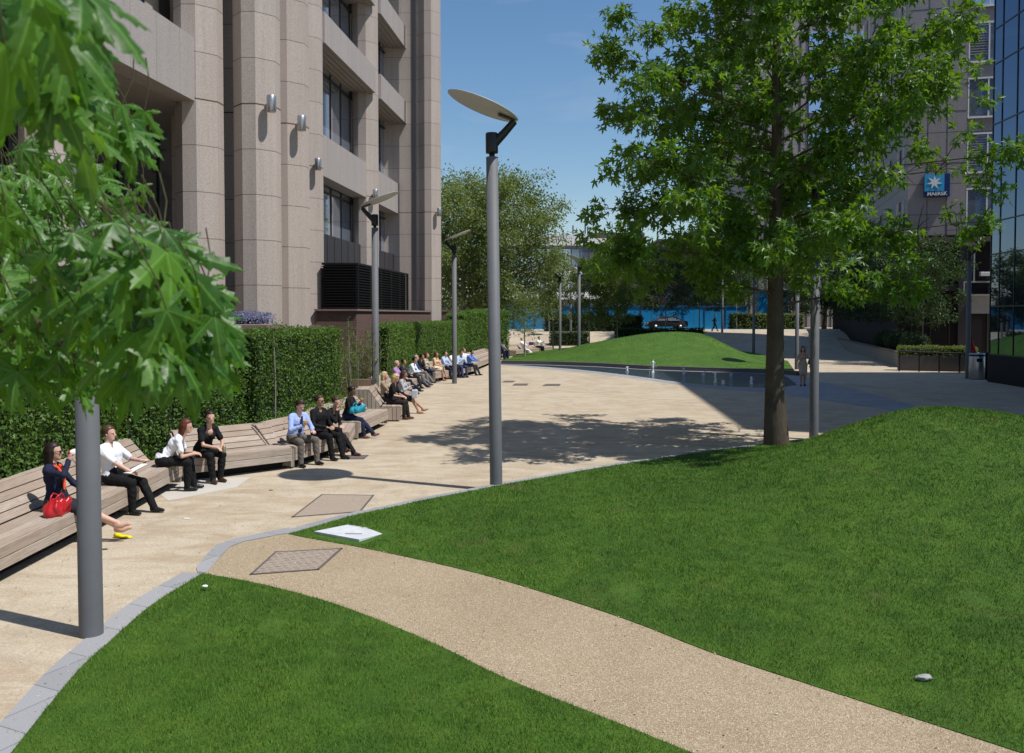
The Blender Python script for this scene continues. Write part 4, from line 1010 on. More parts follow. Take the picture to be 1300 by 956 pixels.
small(666,60,4.6,1.1,'leaf_plane',39,'leaning little tree beside the far hedge near the reading people',bare=.35,per=12,leaf=.12)
small(1008,96,9.0,3.2,'leaf_dark',40,'dark tree just right of the maple trunk at the end of the path',bare=.15,per=20,leaf=.18)
for k,(u,v_) in enumerate([(1.8,3),(1.8,7.5),(1.9,13),(1.8,19),(1.9,26),(1.8,33)]):
    p=A0+nv*u+dv*v_
    tree('planter_tree',['slim pale stemmed tree nearest the ramp railing in the long planter','second slim tree from the ramp railing in the long planter','third slim tree from the ramp railing in the long planter','fourth slim tree from the ramp railing in the long planter','fifth slim tree from the ramp railing in the long planter','farthest slim tree of the long planter row'][k],(p.x,p.y,.7),7.0,prof_round(2.5),.05,M['leaf_dark'],M['bark_pale'],26,50+k,leaf=.16,per=26,spread=.45,clump_step=.5,bare=.24,limb_up=.8,sub=3,dense=.4,group='slim trees in the long planter')
# dark end of the path: broad trees
for (x,y,h,w,l) in ((36,100,13,6,'broad dark tree closing the far right of the path'),(26,108,12,4.5,'broad dark tree closing the middle of the path end'),(47,90,12,5,'broad dark tree far right behind the planter row')):
    tree('broad_tree',l,(x,y,1.4),h,prof_round(w),.25,M['leaf_dark'],M['bark'],34,int(x*3),leaf=.3,per=22,spread=.8,clump_step=1.0,bare=.1,limb_up=.7,sub=3,dense=.5)
small(5,110,1,1,'leaf_dark',1,'x') if False else None

# ---------------------------------------------------------------- clipped hedges and shrubs
def hedge(name,label,line,w,z1,mat,dens=420,leaf=.06,seed=1,z0=0,group='clipped hedges',bump_=.10,cat='hedge',bulk=.12):
    r=np.random.default_rng(seed); root=empty(name,(line[0][0],line[0][1],0),label=label,cat=cat,group=group); O=np.array([line[0][0],line[0][1],0])
    mb=MB(); Vs=[]; Fs=[]; nb=0
    for i in range(len(line)-1):
        a=np.array(line[i],float); b=np.array(line[i+1],float); L=np.hypot(*(b-a)); d=(b-a)/L; n=np.array([-d[1],d[0]])
        za=z1[i] if hasattr(z1,'__len__') else z1; zb=z1[i+1] if hasattr(z1,'__len__') else z1
        # leafless core (dark twigs)
        ins=bulk; pl=[a+d*ins*(i==0)+n*ins,b-d*ins*(i==len(line)-2)+n*ins,b-d*ins*(i==len(line)-2)+n*(w-ins),a+d*ins*(i==0)+n*(w-ins)]
        vs=[(q[0]-O[0],q[1]-O[1],z) for z in (z0,None) for q in pl]; vs=[(x,y,(z if z is not None else (za if k%4 in (0,3) else zb)-ins)) for k,(x,y,z) in enumerate(vs)]
        mb.add(vs,[(0,1,5,4),(1,2,6,5),(2,3,7,6),(3,0,4,7),(4,5,6,7)])
        H_=max(za,zb)-z0
        def put(N_,fn,nrm):
            nonlocal nb
            u=r.random(N_); v=r.random(N_); P=fn(u,v); lump=.5+.5*np.sin(P[:,0]*3.1+P[:,2]*2.3+seed)*np.cos(P[:,1]*2.7-P[:,2]*3.7)
            dpt=r.random(N_)**1.4*(ins+bump_)-bump_*lump; P=P-np.asarray(nrm)*dpt[:,None]
            T=rdir(r,N_)*.8; T[:,2]-=.35; Nn=rdir(r,N_)*.75+np.asarray(nrm)*.7; Nn[:,2]+=.35
            V,F_=scatter(P-O,T,Nn,leaf*r.uniform(.7,1.4,N_),LT_oval); Vs.append(V); Fs.append(F_+nb); nb+=len(V)
        zt=lambda u: za+(zb-za)*u
        put(int(L*H_*dens),lambda u,v:np.c_[a[0]+d[0]*L*u,a[1]+d[1]*L*u,z0+(zt(u)-z0)*v],(-n[0],-n[1],0))
        put(int(L*H_*dens*.25),lambda u,v:np.c_[a[0]+d[0]*L*u+n[0]*w,a[1]+d[1]*L*u+n[1]*w,z0+(zt(u)-z0)*v],(n[0],n[1],0))
        put(int(L*w*dens),lambda u,v:np.c_[a[0]+d[0]*L*u+n[0]*w*v,a[1]+d[1]*L*u+n[1]*w*v,zt(u)+.0*v],(0,0,1))
        if i==0: put(int(w*H_*dens),lambda u,v:np.c_[a[0]+n[0]*w*u,a[1]+n[1]*w*u,z0+(za-z0)*v],(-d[0],-d[1],0))
        if i==len(line)-2: put(int(w*H_*dens*.6),lambda u,v:np.c_[b[0]+n[0]*w*u,b[1]+n[1]*w*u,z0+(zb-z0)*v],(d[0],d[1],0))
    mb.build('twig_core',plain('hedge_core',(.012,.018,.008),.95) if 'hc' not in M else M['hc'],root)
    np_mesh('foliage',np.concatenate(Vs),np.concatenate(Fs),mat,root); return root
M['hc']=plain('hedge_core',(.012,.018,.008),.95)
hedge('hedge','nearest clipped hedge, behind the woman with the red bag',[(-7.05,4.0),(-7.05,15.6)],.75,2.7,M['leaf_hedge'],1100,.062,11)
hedge('hedge','clipped hedge behind the two women seated together',[(-7.05,15.7),(-5.95,19.3)],.7,2.74,M['leaf_hedge'],900,.060,12)
hedge('hedge','clipped hedge behind the man in the blue shirt, ending at the lamp gap',[(-5.75,19.6),(-4.75,24.3)],.7,2.72,M['leaf_hedge'],800,.060,13)
hedge('hedge','long clipped hedge behind the crowded far benches',[(-4.75,33.5),(-4.45,40),(-3.15,46.5),(-2.9,52)],.7,2.72,M['leaf_lime'],420,.08,14)
hedge('hedge','clipped hedge left of the tall central pole beyond the corner of the office',[(-3.0,53.5),(-1.3,61),(-.2,64)],1.2,[3.15,3.5,3.4],M['leaf_lime'],260,.11,15)
hedge('hedge','dark low hedge behind the crest of the far mound',[(9.6,80),(17.8,80)],1.2,1.85,M['leaf_dark'],160,.13,16,z0=0)
hedge('hedge','rounded small hedge at the left foot of the far mound behind the lamp',[(3.6,78.5),(7.0,78.8)],1.4,1.55,M['leaf_dark'],170,.12,17)
hedge('hedge','dark clipped hedge under the young trees in front of the blue hoarding',[(3.4,88),(13.3,88)],1.0,3.05,M['leaf_dark'],90,.17,18)
hedge('hedge','dense planting to the right of the maple trunk at the end of the path',[(23.5,92),(31,92)],2,3.2,M['leaf_mid'],90,.2,19)
def ball(name,label,c,rx,rz,mat,n,leaf,seed,group=None,cat='shrub'):
    r=np.random.default_rng(seed); root=empty(name,c,label=label,cat=cat,group=group)
    mb=MB(); mb.lathe([(0,0),(rx*.5,.02),(rx*.82,rz*.5),(rx*.8,rz),(rx*.5,rz*1.6),(0,rz*1.8)],14); mb.build('twig_core',M['hc'],root)
    d=rdir(r,n); P=np.c_[d[:,0]*rx,d[:,1]*rx,rz+d[:,2]*rz]*(1+0*d[:,:1]); P*= (.86+.2*r.random((n,1))); 
    V,F_=scatter(P,rdir(r,n)+np.array([0,0,-.2]),d+rdir(r,n)*.7,leaf*r.uniform(.7,1.3,n),LT_oval); np_mesh('foliage',V,F_,mat,root); return root
for k,(u,v_,rr,l) in enumerate([(1.2,1.9,.85,'rounded shrub nearest the ramp railing in the long planter'),(1.1,7.2,.9,'middle rounded shrub of three in the long planter'),(1.0,11.5,.8,'farthest of the three rounded shrubs in the long planter')]):
    p=A0+nv*u+dv*v_; ball('round_shrub',l,(p.x,p.y,.7),rr,rr*.8,M['leaf_dark'],1800,.09,70+k,'rounded shrubs in the long planter')
hedge('trailing_shrub','glossy trailing shrub spilling over the ramp planter wall',[((RA+nn*.95).x,(RA+nn*.95).y),((RB+nn*.95).x,(RB+nn*.95).y)],.7,1.35,M['leaf_mid'],500,.08,77,z0=.75,group=None,cat='shrub')
hedge('terrace_plants','spiky plants on the terrace edge above the dark ground storey',[tuple((C0+ax*4.2+ay*(-.75))[:2]),tuple((C0+ax*8.4+ay*(-.75))[:2])],.5,9.0,M['leaf_mid'],120,.25,78,z0=8.2,group=None,cat='plants')
hedge('blue_flowers','mass of small blue flowers filling the raised brick planter',[(-10.2,22.6),(-6.5,22.6)],1.1,3.12,M['blue_fl'],900,.05,79,z0=2.86,group=None,cat='flowers')
hedge('low_shrubs','low loose green shrubs under the back of the angled benches',[(-6.0,17.3),(-4.9,18.6),(-4.6,21.5),(-4.35,24.8)],.6,[.75,.7,.8,.75],M['leaf_lime'],500,.06,80,group=None,cat='shrubs',bump_=.2)
def stems(name,label,c,n,h,w,mat,seed,leaf=.08,dens=26,cat='plant'):
    r=np.random.default_rng(seed); root=empty(name,c,label=label,cat=cat); mb=MB(); P=[]
    for k in range(n):
        a=r.uniform(-w,w); b=r.uniform(-.5,.5)*min(w,.6); top=Vector((a+r.normal(0,.12),b+r.normal(0,.1),h*r.uniform(.7,1)))
        mb.tube([(a,b,0),Vector((a,b,0)).lerp(top,.5)+Vector((r.normal(0,.04),0,0)),top],[.013,.01,.004],4,cap=False)
        for q in range(dens): t=r.uniform(.15,1); P.append(tuple(Vector((a,b,0)).lerp(top,t)+Vector((r.normal(0,.08),r.normal(0,.08),0))))
    mb.build('stems',M['bark_pale'],root); P=np.array(P); n_=len(P); T=rdir(r,n_)*.6; T[:,2]+=.5
    V,F_=scatter(P,T,rdir(r,n_),leaf*r.uniform(.6,1.4,n_),(LT_oval[0]*np.array([.45,1,1]),LT_oval[1])); np_mesh('foliage',V,F_,mat,root); return root
stems('bamboo_clump','wispy bamboo clump against the brown brick wall left of the crowded bench',(-4.85,27.5,0),16,2.6,.5,M['leaf_mid'],81,.13,40)
stems('bamboo_clump','loose tall stems between the lamp post and the clipped hedge',(-5.1,30.8,0),18,2.8,.6,M['leaf_mid'],82,.13,40)
stems('bamboo_clump','thin grassy stems at the end of the near hedges, left of the lamp post',(-4.9,25.4,0),10,2.3,.35,M['leaf_lime'],83,.12,34)
for k,(px,dep,h,l) in enumerate(((348,20.3,3.0,'bare thin stake-like sapling at the joint of the near hedges'),(443,26.2,3.0,'slim pale sapling at the end of the near hedges'))):
    v=D(px,400,dep); mb=MB(); root=empty('sapling',(v.x,dep,0),label=l,cat='sapling'); mb.tube([(0,0,0),(.02,0,h*.5),(-.03,0,h)],[.022,.018,.008],6); mb.build('stem',M['bark_pale'],root)
    r=np.random.default_rng(k); C=np.c_[r.normal(0,.12,30),r.normal(0,.12,30),r.uniform(1.6,h,30)]; V,F_=leaves_at(r,C,5,.08,.06,LT_oval); np_mesh('foliage',V,F_,M['leaf_lime'],root)

# ---------------------------------------------------------------- foreground maple: trunk outside the frame on the left, boughs reaching in
r=np.random.default_rng(99); rr=random.Random(99)
fm=empty('foreground_maple',(-3.1,2.2,0),label='near maple whose big toothed leaves hang into the left of the picture',cat='tree')
O=Vector((-3.1,2.2,0))
mb=MB(); mb.tube([(0,0,-.1),(.02,0,1),(-.02,.03,2.5),(.02,.05,4.2),(0,0,6)],[.15,.125,.11,.085,.05],12); mb.build('trunk',M['bark'],fm)
tw=MB(); 
def B(px,py,dp): return D(px,py,dp)-O
Tr=lambda z: Vector((0,.03,z))
boughs=[ [Tr(3.2),B(-60,330,2.6),B(20,385,2.55),B(75,430,2.5),B(125,470,2.45),B(180,480,2.4),B(240,470,2.35)],
         [Tr(3.8),B(-40,120,2.2),B(25,90,2.1),B(60,120,2.0),B(115,150,1.95)],
         [Tr(4.2),B(-30,-30,2.0),B(60,-20,1.8),B(110,-10,1.75)],
         [Tr(3.5),B(-50,230,3.2),B(10,260,3.4),B(70,250,3.5),B(150,270,3.5),B(190,290,3.5)],
         [Tr(2.9),B(-50,420,3.0),B(-5,470,3.0),B(30,520,3.0)],
         [B(20,385,2.55),B(90,350,2.3),B(160,330,2.1),B(240,330,2.0)] ]
for b in boughs:
    n=len(b); tw.tube(b,[.028-.022*i/(n-1) for i in range(n)],7,cap=False)
# leaf groups: (px,py,depth, spread_px, count, leaf size)
groups=[(55,120,1.6,40,4,.14),(95,135,1.8,30,5,.12),(140,150,2.1,30,8,.11),(20,50,1.45,30,3,.14),(105,-5,1.3,20,3,.14),(45,-5,1.35,35,4,.14),(10,90,1.9,30,7,.12),(92,55,1.7,22,8,.12),(85,85,1.8,18,5,.12),
 (150,175,2.3,25,6,.10),(15,20,1.6,30,3,.13),
 (40,225,3.3,45,24,.11),(110,245,3.5,45,22,.11),(60,285,3.3,50,26,.11),(150,275,3.6,32,12,.11),(15,320,3.0,45,18,.11),(175,285,3.5,22,6,.10),
 (90,325,2.1,45,10,.13),(150,315,1.9,40,8,.135),(205,320,1.85,35,8,.135),(120,380,2.1,45,14,.13),(175,390,2.0,45,14,.13),(222,385,1.95,30,9,.13),(252,445,2.1,20,9,.12),(205,448,2.2,35,13,.12),(160,448,2.4,35,12,.12),(258,365,1.9,14,6,.12),(262,410,2.0,12,6,.12),
 (90,420,2.6,45,20,.12),(40,395,2.8,40,20,.12),(12,460,2.9,30,20,.12),(30,485,3.1,20,8,.10),(75,460,2.7,30,12,.11),(10,270,2.6,30,12,.12),(0,370,2.5,30,12,.12),(120,465,2.6,18,5,.11),(185,455,2.4,25,6,.11),(215,450,2.3,20,5,.11)]
Vs=[];Fs=[];Ss=[];nb=0; petioles=MB()
for (px,py,dp,sp,n,sz) in groups:
    for k in range(n):
        a=px+r.normal(0,sp*.55); b=py+r.normal(0,sp*.5); d_=dp*(1+r.normal(0,.07)); p=D(a,b,d_)-O
        tm=near_template(rr); T=np.array([[.42+r.normal(0,.35), r.normal(0,.35)-.1, -.85+r.normal(0,.3)]]); N=np.array([[.45+r.normal(0,.35),-.62+r.normal(0,.35),.62+r.normal(0,.3)]])
        V,F_=scatter(np.array([tuple(p)]),T,N,[sz*r.uniform(.75,1.15)],tm); Vs.append(V);Fs.append(F_+nb);Ss.append(tm[2]);nb+=len(V)
        t=Vector(T[0]).normalized(); tw.tube([p,p-t*.05+Vector((0,0,.02)),p-t*.09+Vector((-.02,0,.05))],[.0016,.0016,.002],4,cap=False)
np_mesh('foliage',np.concatenate(Vs),np.concatenate(Fs),M['leaf_near'],fm,smooth=True,attr=np.concatenate(Ss))
tw.build('branches',M['bark_twig'],fm)
# ---------------------------------------------------------------- people: one smooth surface per body, from blended tapered limbs
def surface_nets(Fd,org,h):
    S=Fd<0; nx,ny,nz=Fd.shape
    c=[(0,0,0),(1,0,0),(0,1,0),(1,1,0),(0,0,1),(1,0,1),(0,1,1),(1,1,1)]
    sub=lambda A,o: A[o[0]:nx-1+o[0],o[1]:ny-1+o[1],o[2]:nz-1+o[2]]
    cnt=sum(sub(S,o).astype(np.int8) for o in c); act=(cnt>0)&(cnt<8)
    idx=np.full(act.shape,-1,np.int64); ii=np.argwhere(act); idx[act]=np.arange(len(ii))
    acc=np.zeros((len(ii),3)); num=np.zeros(len(ii))
    for a in range(8):
        for ax_ in range(3):
            if c[a][ax_]==0:
                b=list(c[a]); b[ax_]=1
                fa=sub(Fd,c[a])[act]; fb=sub(Fd,tuple(b))[act]; m=(fa<0)!=(fb<0)
                t=np.where(m,fa/np.where(m,fa-fb,1),0); p=np.tile(np.array(c[a],float),(len(ii),1)); p[:,ax_]=t; acc+=p*m[:,None]; num+=m
    V=(ii+acc/np.maximum(num,1)[:,None])*h+org; quads=[]
    for ax_ in range(3):
        o=[a for a in range(3) if a!=ax_]; sl=[slice(1,-1)]*3; sl[ax_]=slice(0,-1)
        s2=list(sl); s2[ax_]=slice(1,None) 
        sa=S[tuple(sl)]; sb=S[tuple(s2)]; e=np.argwhere(sa!=sb); 
        if not len(e): continue
        off=np.array([1,1,1]); off[ax_]=0; e=e+off; 
        u=np.zeros(3,int);u[o[0]]=1; v=np.zeros(3,int);v[o[1]]=1
        g=lambda d: idx[tuple((e-d).T)]
        q=np.stack([g(0*u),g(u),g(u+v),g(v)],1); fl=S[tuple(e.T)]
        if ax_==1: fl=~fl
        q[~fl]=q[~fl][:,::-1]; quads.append(q)
    Q=np.concatenate(quads); 
    e1=V[Q[:,2]]-V[Q[:,0]]; e2=V[Q[:,3]]-V[Q[:,1]]
    if (np.cross(e1,e2)*(V[Q].mean(1)-V.mean(0))).sum()<0: Q=Q[:,::-1]
    return V,Q
class Field:
    def __init__(s,lo,hi,h):
        s.h=h; s.org=np.array(lo,float); n=[int((b-a)/h)+2 for a,b in zip(lo,hi)]; s.F=np.full(n,.5); s.B=np.full(n,.5); s.tag=np.zeros(n,np.int16); s.n=n
    def win(s,lo,hi,pad):
        a=[max(0,int((l-o-pad)/s.h)) for l,o in zip(lo,s.org)]; b=[min(n,int((x-o+pad)/s.h)+2) for x,o,n in zip(hi,s.org,s.n)]
        w=tuple(slice(i,j) for i,j in zip(a,b)); g=[s.org[k]+s.h*np.arange(a[k],b[k]) for k in range(3)]; return w,np.meshgrid(*g,indexing='ij',sparse=True)
    def put(s,w,d,k,tag):
        F_=s.F[w]; hh=np.maximum(k-np.abs(F_-d),0)/max(k,1e-6); s.F[w]=np.minimum(F_,d)-hh*hh*k*.25
        B=s.B[w]; m=d<B; B[m]=d[m]; t=s.tag[w]; t[m]=tag
    def cap(s,a,b,ra,rb,tag,k=.03):
        a=np.array(a,float); b=np.array(b,float); w,(x,y,z)=s.win(np.minimum(a,b),np.maximum(a,b),max(ra,rb)+k+.03)
        ab=b-a; L=ab@ab+1e-9; t=np.clip(((x-a[0])*ab[0]+(y-a[1])*ab[1]+(z-a[2])*ab[2])/L,0,1)
        d=np.sqrt((x-a[0]-t*ab[0])**2+(y-a[1]-t*ab[1])**2+(z-a[2]-t*ab[2])**2)-(ra+(rb-ra)*t); s.put(w,d,k,tag)
    def ell(s,c,rad,tag,k=.03,M3=None,neg=False):
        c=np.array(c,float); m=max(rad); w,(x,y,z)=s.win(c-m,c+m,k+.03); X,Y,Z=x-c[0],y-c[1],z-c[2]
        if M3 is not None:
            X,Y,Z=[M3[0][i]*X+M3[1][i]*Y+M3[2][i]*Z for i in range(3)]
        q=np.sqrt((X/rad[0])**2+(Y/rad[1])**2+(Z/rad[2])**2); q2=np.sqrt((X/rad[0]**2)**2+(Y/rad[1]**2)**2+(Z/rad[2]**2)**2)+1e-9; d=q*(q-1)/q2
        if neg: s.F[w]=np.maximum(s.F[w],-d)
        else: s.put(w,d,k,tag)
def ik(a,b,l1,l2,pole):
    a=Vector(a);b=Vector(b);d=b-a; L=min(d.length,(l1+l2)*.995); d.normalize(); b=a+d*L
    x=(l1*l1-l2*l2+L*L)/(2*L); hgt=sqrt(max(0,l1*l1-x*x)); p=Vector(pole); p=(p-d*p.dot(d)); p.normalize(); return a+d*x+p*hgt,b
SK,TOP_,BOT_,SHOE,LIP=0,1,2,3,4
skinm={}
def mat_c(kind,c,rough=.8):
    key=(kind,tuple(c)); 
    if key not in skinm: skinm[key]=plain(kind,c,rough,0,.10,30,.25 if kind!='skin' else .4)
    return skinm[key]
SKIN={'fair':(.55,.33,.24),'pink':(.58,.34,.26),'tan':(.38,.22,.14),'brown':(.16,.085,.05)}
def person(loc,head_deg,label,shirt,trouser,shoe=(.015,.015,.016),skin='fair',hair=('short',(.05,.03,.02)),lean=8,hands=((.40,.08,.70),(.40,-.08,.70)),feet=((.48,.12),(.48,-.12)),
           sleeve=1.0,leg=1.0,look=(0,0),sc=1.0,female=False,near=True,group='people sitting on the plaza benches',stand=False,cross=False,extras=(),skirt=False,coat=None,shoemat=True,handdir=None,seat=.45,neckline=0,knees=None):
    h=.0105 if near else .02
    root=empty('person',(loc[0],loc[1],loc[2] if len(loc)>2 else 0),R(head_deg),label=label,cat='person',group=group); root.scale=(sc,sc,sc)
    seat=seat/sc
    if stand: pel=Vector((0,0,.93)); 
    else: pel=Vector((0,0,seat+.115))
    a=R(lean); sd=Vector((sin(a),0,cos(a))); hw=.155 if female else .185; 
    waist=pel+sd*.16; chest=pel+sd*.34; sh=pel+sd*.47; neck=sh+sd*.05+Vector((.01,0,.0)); hc=neck+Vector((sin(a*.7)*.14+.015,0,.155))
    fl=Field((-.42,-.62,-.02),(1.12,.62,1.85 if stand else 1.6),h)
    fr_=Vector((cos(a),0,-sin(a)))
    W=.8 if female else 1.0
    # torso
    for s in (-1,1):
        fl.cap(pel+Vector((0,s*.075,-.0)),pel+Vector((0.02,s*.05,.08)),.105*(1.05 if female else 1),.10,BOT_,.04)
        fl.cap(waist+Vector((0,s*.055*W,0)),chest+Vector((0,s*.075*W,0)),.098*W if female else .105,.118*W,TOP_,.05)
        fl.cap(pel+Vector((0,s*.07,.05)),waist+Vector((0,s*.055*W,0)),.10,.098*W,TOP_,.04)
        fl.cap(chest+Vector((0,s*.07*W,.02)),sh+Vector((-.01,s*hw*.72,-.02)),.11*W,.062,TOP_,.05)
        fl.cap(sh+Vector((-.01,s*.03,.02)),sh+Vector((-.01,s*hw*.9,-.02)),.055,.055,TOP_,.04)
        if female: fl.ell(chest+fr_*.085+Vector((0,s*.062,.0)),(.055,.058,.06),TOP_,.03)
    fl.cap(neck+Vector((-.015,0,-.05)),hc+Vector((-.02,0,-.06)),.058 if not female else .05,.052 if not female else .045,SK,.02)
    if neckline: fl.ell(sh+fr_*(.075)+Vector((0,0,-.03)),(.04,.06*neckline,.06*neckline),SK,.01)
    # arms
    hp=[]
    for i,s in enumerate((1,-1)):
        S=sh+Vector((-.005,s*hw,-.03)); T_=Vector(hands[i])
        if stand is False: T_=Vector((T_.x,T_.y,T_.z+(seat-.45)))
        pole=Vector((-.35,s*.75,-.7)); E,Wr=ik(S,T_,.285,.255,pole); up=sleeve
        ta=TOP_ if up>0 else SK
        if 0<up<.95:
            m=S.lerp(E,min(1,up*1.6)); fl.cap(S,m,.058*W,.052,TOP_,.03); fl.cap(m,E,.042*W,.038*W,SK,.01)
            fl.cap(E,Wr,.039*W,.026,SK,.015)
        else:
            fl.cap(S,E,.056*W if ta==TOP_ else .044*W,.045*W,ta,.03); fl.cap(E,Wr,.045*W,.033 if ta==TOP_ else .026,ta,.02)
        fd=(Wr-E).normalized(); hd=Vector(handdir[i]).normalized() if handdir else fd
        pal=Wr+hd*.075; lat=Vector((0,0,1)).cross(hd); 
        if lat.length<.2: lat=Vector((0,1,0))
        lat.normalize(); dn=hd.cross(lat)*1.0; dn=dn if dn.z<0 else -dn
        fl.cap(Wr-fd*.01,Wr+hd*.02,.024,.025,SK,.015)
        for q in (-1,0,1): fl.cap(Wr+hd*.02+lat*.016*q,pal+lat*.022*q,.015,.014,SK,.012)
        if near:
            for q,(o_,L) in enumerate(((-.030,.060),(-.010,.072),(.011,.068),(.030,.052))):
                b0=pal+lat*o_*s; b1=b0+hd*L*.55+dn*L*.22; b2=b1+hd*L*.28+dn*L*.42; fl.cap(b0,b1,.0102,.0095,SK,.004); fl.cap(b1,b2,.0095,.0085,SK,.003)
            t0=Wr+hd*.03-lat*.024*s; t1=t0-lat*.028*s+hd*.028+dn*.008; fl.cap(t0,t1,.0135,.011,SK,.006); fl.cap(t1,t1+hd*.03+dn*.012,.011,.0095,SK,.004)
        else: fl.cap(pal,pal+hd*.06+dn*.03,.024,.016,SK,.01)
        hp.append(pal+dn*.02)
    # legs
    for i,s in enumerate((1,-1)):
        fx,fy=feet[i][:2]; fz=feet[i][2] if len(feet[i])>2 else .085; Hp=pel+Vector((0,s*.085,-.015)); A=Vector((fx,fy,fz))
        pole=Vector((.45,s*.12,1)) if not stand else Vector((1,0,.1))
        if knees: pole=Vector(knees[i])
        K,A=ik(Hp,A,.44 if not stand else .43,.43,pole)
        tb=BOT_; th=.088 if not female else .085
        if skirt:
            m=Hp.lerp(K,.86); fl.cap(Hp,m,.10,.085,BOT_,.05); fl.cap(m,K,.06,.055,SK,.02); fl.cap(K,A,.055,.033,SK,.02); fl.cap(K.lerp(A,.3),K.lerp(A,.45),.052,.046,SK,.02)
        elif leg<1:
            fl.cap(Hp,K,th,.062,BOT_,.04); m=K.lerp(A,leg); fl.cap(K,m,.062,.055,BOT_,.02); fl.cap(m,A,.045,.033,SK,.01)
        else:
            fl.cap(Hp,K,th,.066,BOT_,.04); fl.cap(K,A+Vector((0,0,.01)),.066,.052,BOT_,.02); fl.cap(K.lerp(A,.3),K.lerp(A,.5),.066,.056,BOT_,.02)
        fdx=Vector((cos(R(feet[i][3])),sin(R(feet[i][3])),0)) if len(feet[i])>3 else Vector((.98,s*.14,0))
        toe=A+fdx*.155+Vector((0,0,-.045 if fz<.12 else -.035+ .02)); stg=SHOE if shoemat else SK
        fl.cap(A+Vector((-.025,0,-.035)),A+fdx*.06+Vector((0,0,-.04)),.038,.036,stg,.02); fl.cap(A+fdx*.04+Vector((0,0,-.035)),toe,.038,.026,stg,.02); fl.cap(A,A+Vector((0,0,-.04)),.034,.036,stg if leg>=1 and not skirt else SK,.015)
    if coat: fl.cap(pel+Vector((-.02,0,.1)),pel+Vector((-.01,0,-.32)),.15,.165,TOP_,.05)
    # head (own orientation)
    Rm=(Matrix.Rotation(R(look[0]),3,'Z')@Matrix.Rotation(R(-look[1]),3,'Y')); Hd=lambda x,y,z: hc+Rm@Vector((x,y,z)); M3=[[Rm[j][i] for i in range(3)] for j in range(3)]
    M3=[list(Rm[j]) for j in range(3)]
    fl.ell(Hd(-.012,0,.03),(.095,.076,.098),SK,.02,M3); fl.ell(Hd(.022,0,-.035),(.068,.056,.075),SK,.02,M3)
    fl.cap(Hd(.078,0,.01),Hd(.103,0,-.022),.010,.014,SK,.012)
    fl.cap(Hd(.06,.022,-.082),Hd(.06,-.022,-.082),.02,.02,SK,.015)
    if near:
        fl.cap(Hd(.083,.012,-.052),Hd(.083,-.012,-.052),.008,.008,LIP,.006)
        for s in (1,-1):
            fl.cap(Hd(.076,s*.015,.022),Hd(.068,s*.045,.020),.010,.009,SK,.008); fl.ell(Hd(-.008,s*.077,-.005),(.018,.010,.030),SK,.006,M3); fl.ell(Hd(.092,s*.030,.004),(.013,.014,.009),SK,0,M3,neg=True)
    V,Q=surface_nets(fl.F,fl.org,h)
    ti=np.clip(((V-fl.org)/h+.5).astype(int),0,np.array(fl.n)-1); vt=fl.tag[ti[:,0],ti[:,1],ti[:,2]]
    ft=np.sort(vt[Q],axis=1)[:,1]
    def mk(name,V_,Q_,mats,mi=None,parent=root):
        used,inv=np.unique(Q_,return_inverse=True); o=np_mesh(name,V_[used],inv.reshape(Q_.shape),mats,parent,True)
        if mi is not None: o.data.polygons.foreach_set('material_index',mi.astype(np.int32)); o.data.update()
        return o
    # light smoothing for cloth/hems
    sm=mat_c('skin',SKIN[skin],.5); lm=mat_c('lips',[SKIN[skin][0]*.75,SKIN[skin][1]*.45,SKIN[skin][2]*.5],.45)
    e1=V[Q[:,2]]-V[Q[:,0]]; e2=V[Q[:,3]]-V[Q[:,1]]; fn=np.cross(e1,e2); vn=np.zeros_like(V)
    for k in range(4): np.add.at(vn,Q[:,k],fn)
    vn/=np.maximum(np.linalg.norm(vn,axis=1,keepdims=True),1e-12)
    cl=np.isin(vt,(TOP_,BOT_,SHOE)); 
    mk('body',V-vn*(.011*cl)[:,None],Q,[sm,lm],(ft==LIP).astype(int))
    fold=.0035*np.sin(V[:,2]*38+V[:,0]*29+2.5*np.sin(V[:,1]*31))*np.sin(V[:,1]*33+V[:,2]*17+1.7*np.sin(V[:,0]*27))+.0015*np.sin(V[:,0]*90+V[:,2]*70)
    for tg,nm,c in ((TOP_,coat or ('shirt' if not female else 'top'),shirt),(BOT_,'skirt' if skirt else 'trousers',trouser),(SHOE,'shoes',shoe)):
        q=Q[ft==tg]
        if len(q): mk(nm,V+vn*((.004+fold)[:,None] if tg!=SHOE else .002),q,mat_c(nm,c,.85 if tg!=SHOE else .3))
    # hair
    kind,hcol=hair
    if kind!='none':
        hh=h; hf=Field(np.array(hc)-.26,np.array(hc)+.2,hh)
        hf.ell(Hd(-.020,0,.042),(.106,.090,.102),0,.02,M3)
        if kind in('long','bob'):
            L=.20 if kind=='long' else .12
            for s in (-1,1): hf.cap(Hd(-.03,s*.068,.02),Hd(-.035,s*.072,-L),.036,.028,0,.03)
            hf.cap(Hd(-.075,0,.0),Hd(-.085,0,-L),.055,.045,0,.04); hf.cap(Hd(-.06,.03,.0),Hd(-.07,.04,-L),.05,.04,0,.04); hf.cap(Hd(-.06,-.03,.0),Hd(-.07,-.04,-L),.05,.04,0,.04)
        if kind=='bun': hf.ell(Hd(-.115,0,.055),(.04,.045,.04),0,.02,M3)
        g=np.meshgrid(*[hf.org[k]+hh*np.arange(hf.n[k]) for k in range(3)],indexing='ij'); X=[gg-hc[k] for k,gg in enumerate(g)]
        lx=Rm[0][0]*X[0]+Rm[1][0]*X[1]+Rm[2][0]*X[2]; ly=Rm[0][1]*X[0]+Rm[1][1]*X[1]+Rm[2][1]*X[2]; lz=Rm[0][2]*X[0]+Rm[1][2]*X[1]+Rm[2][2]*X[2]
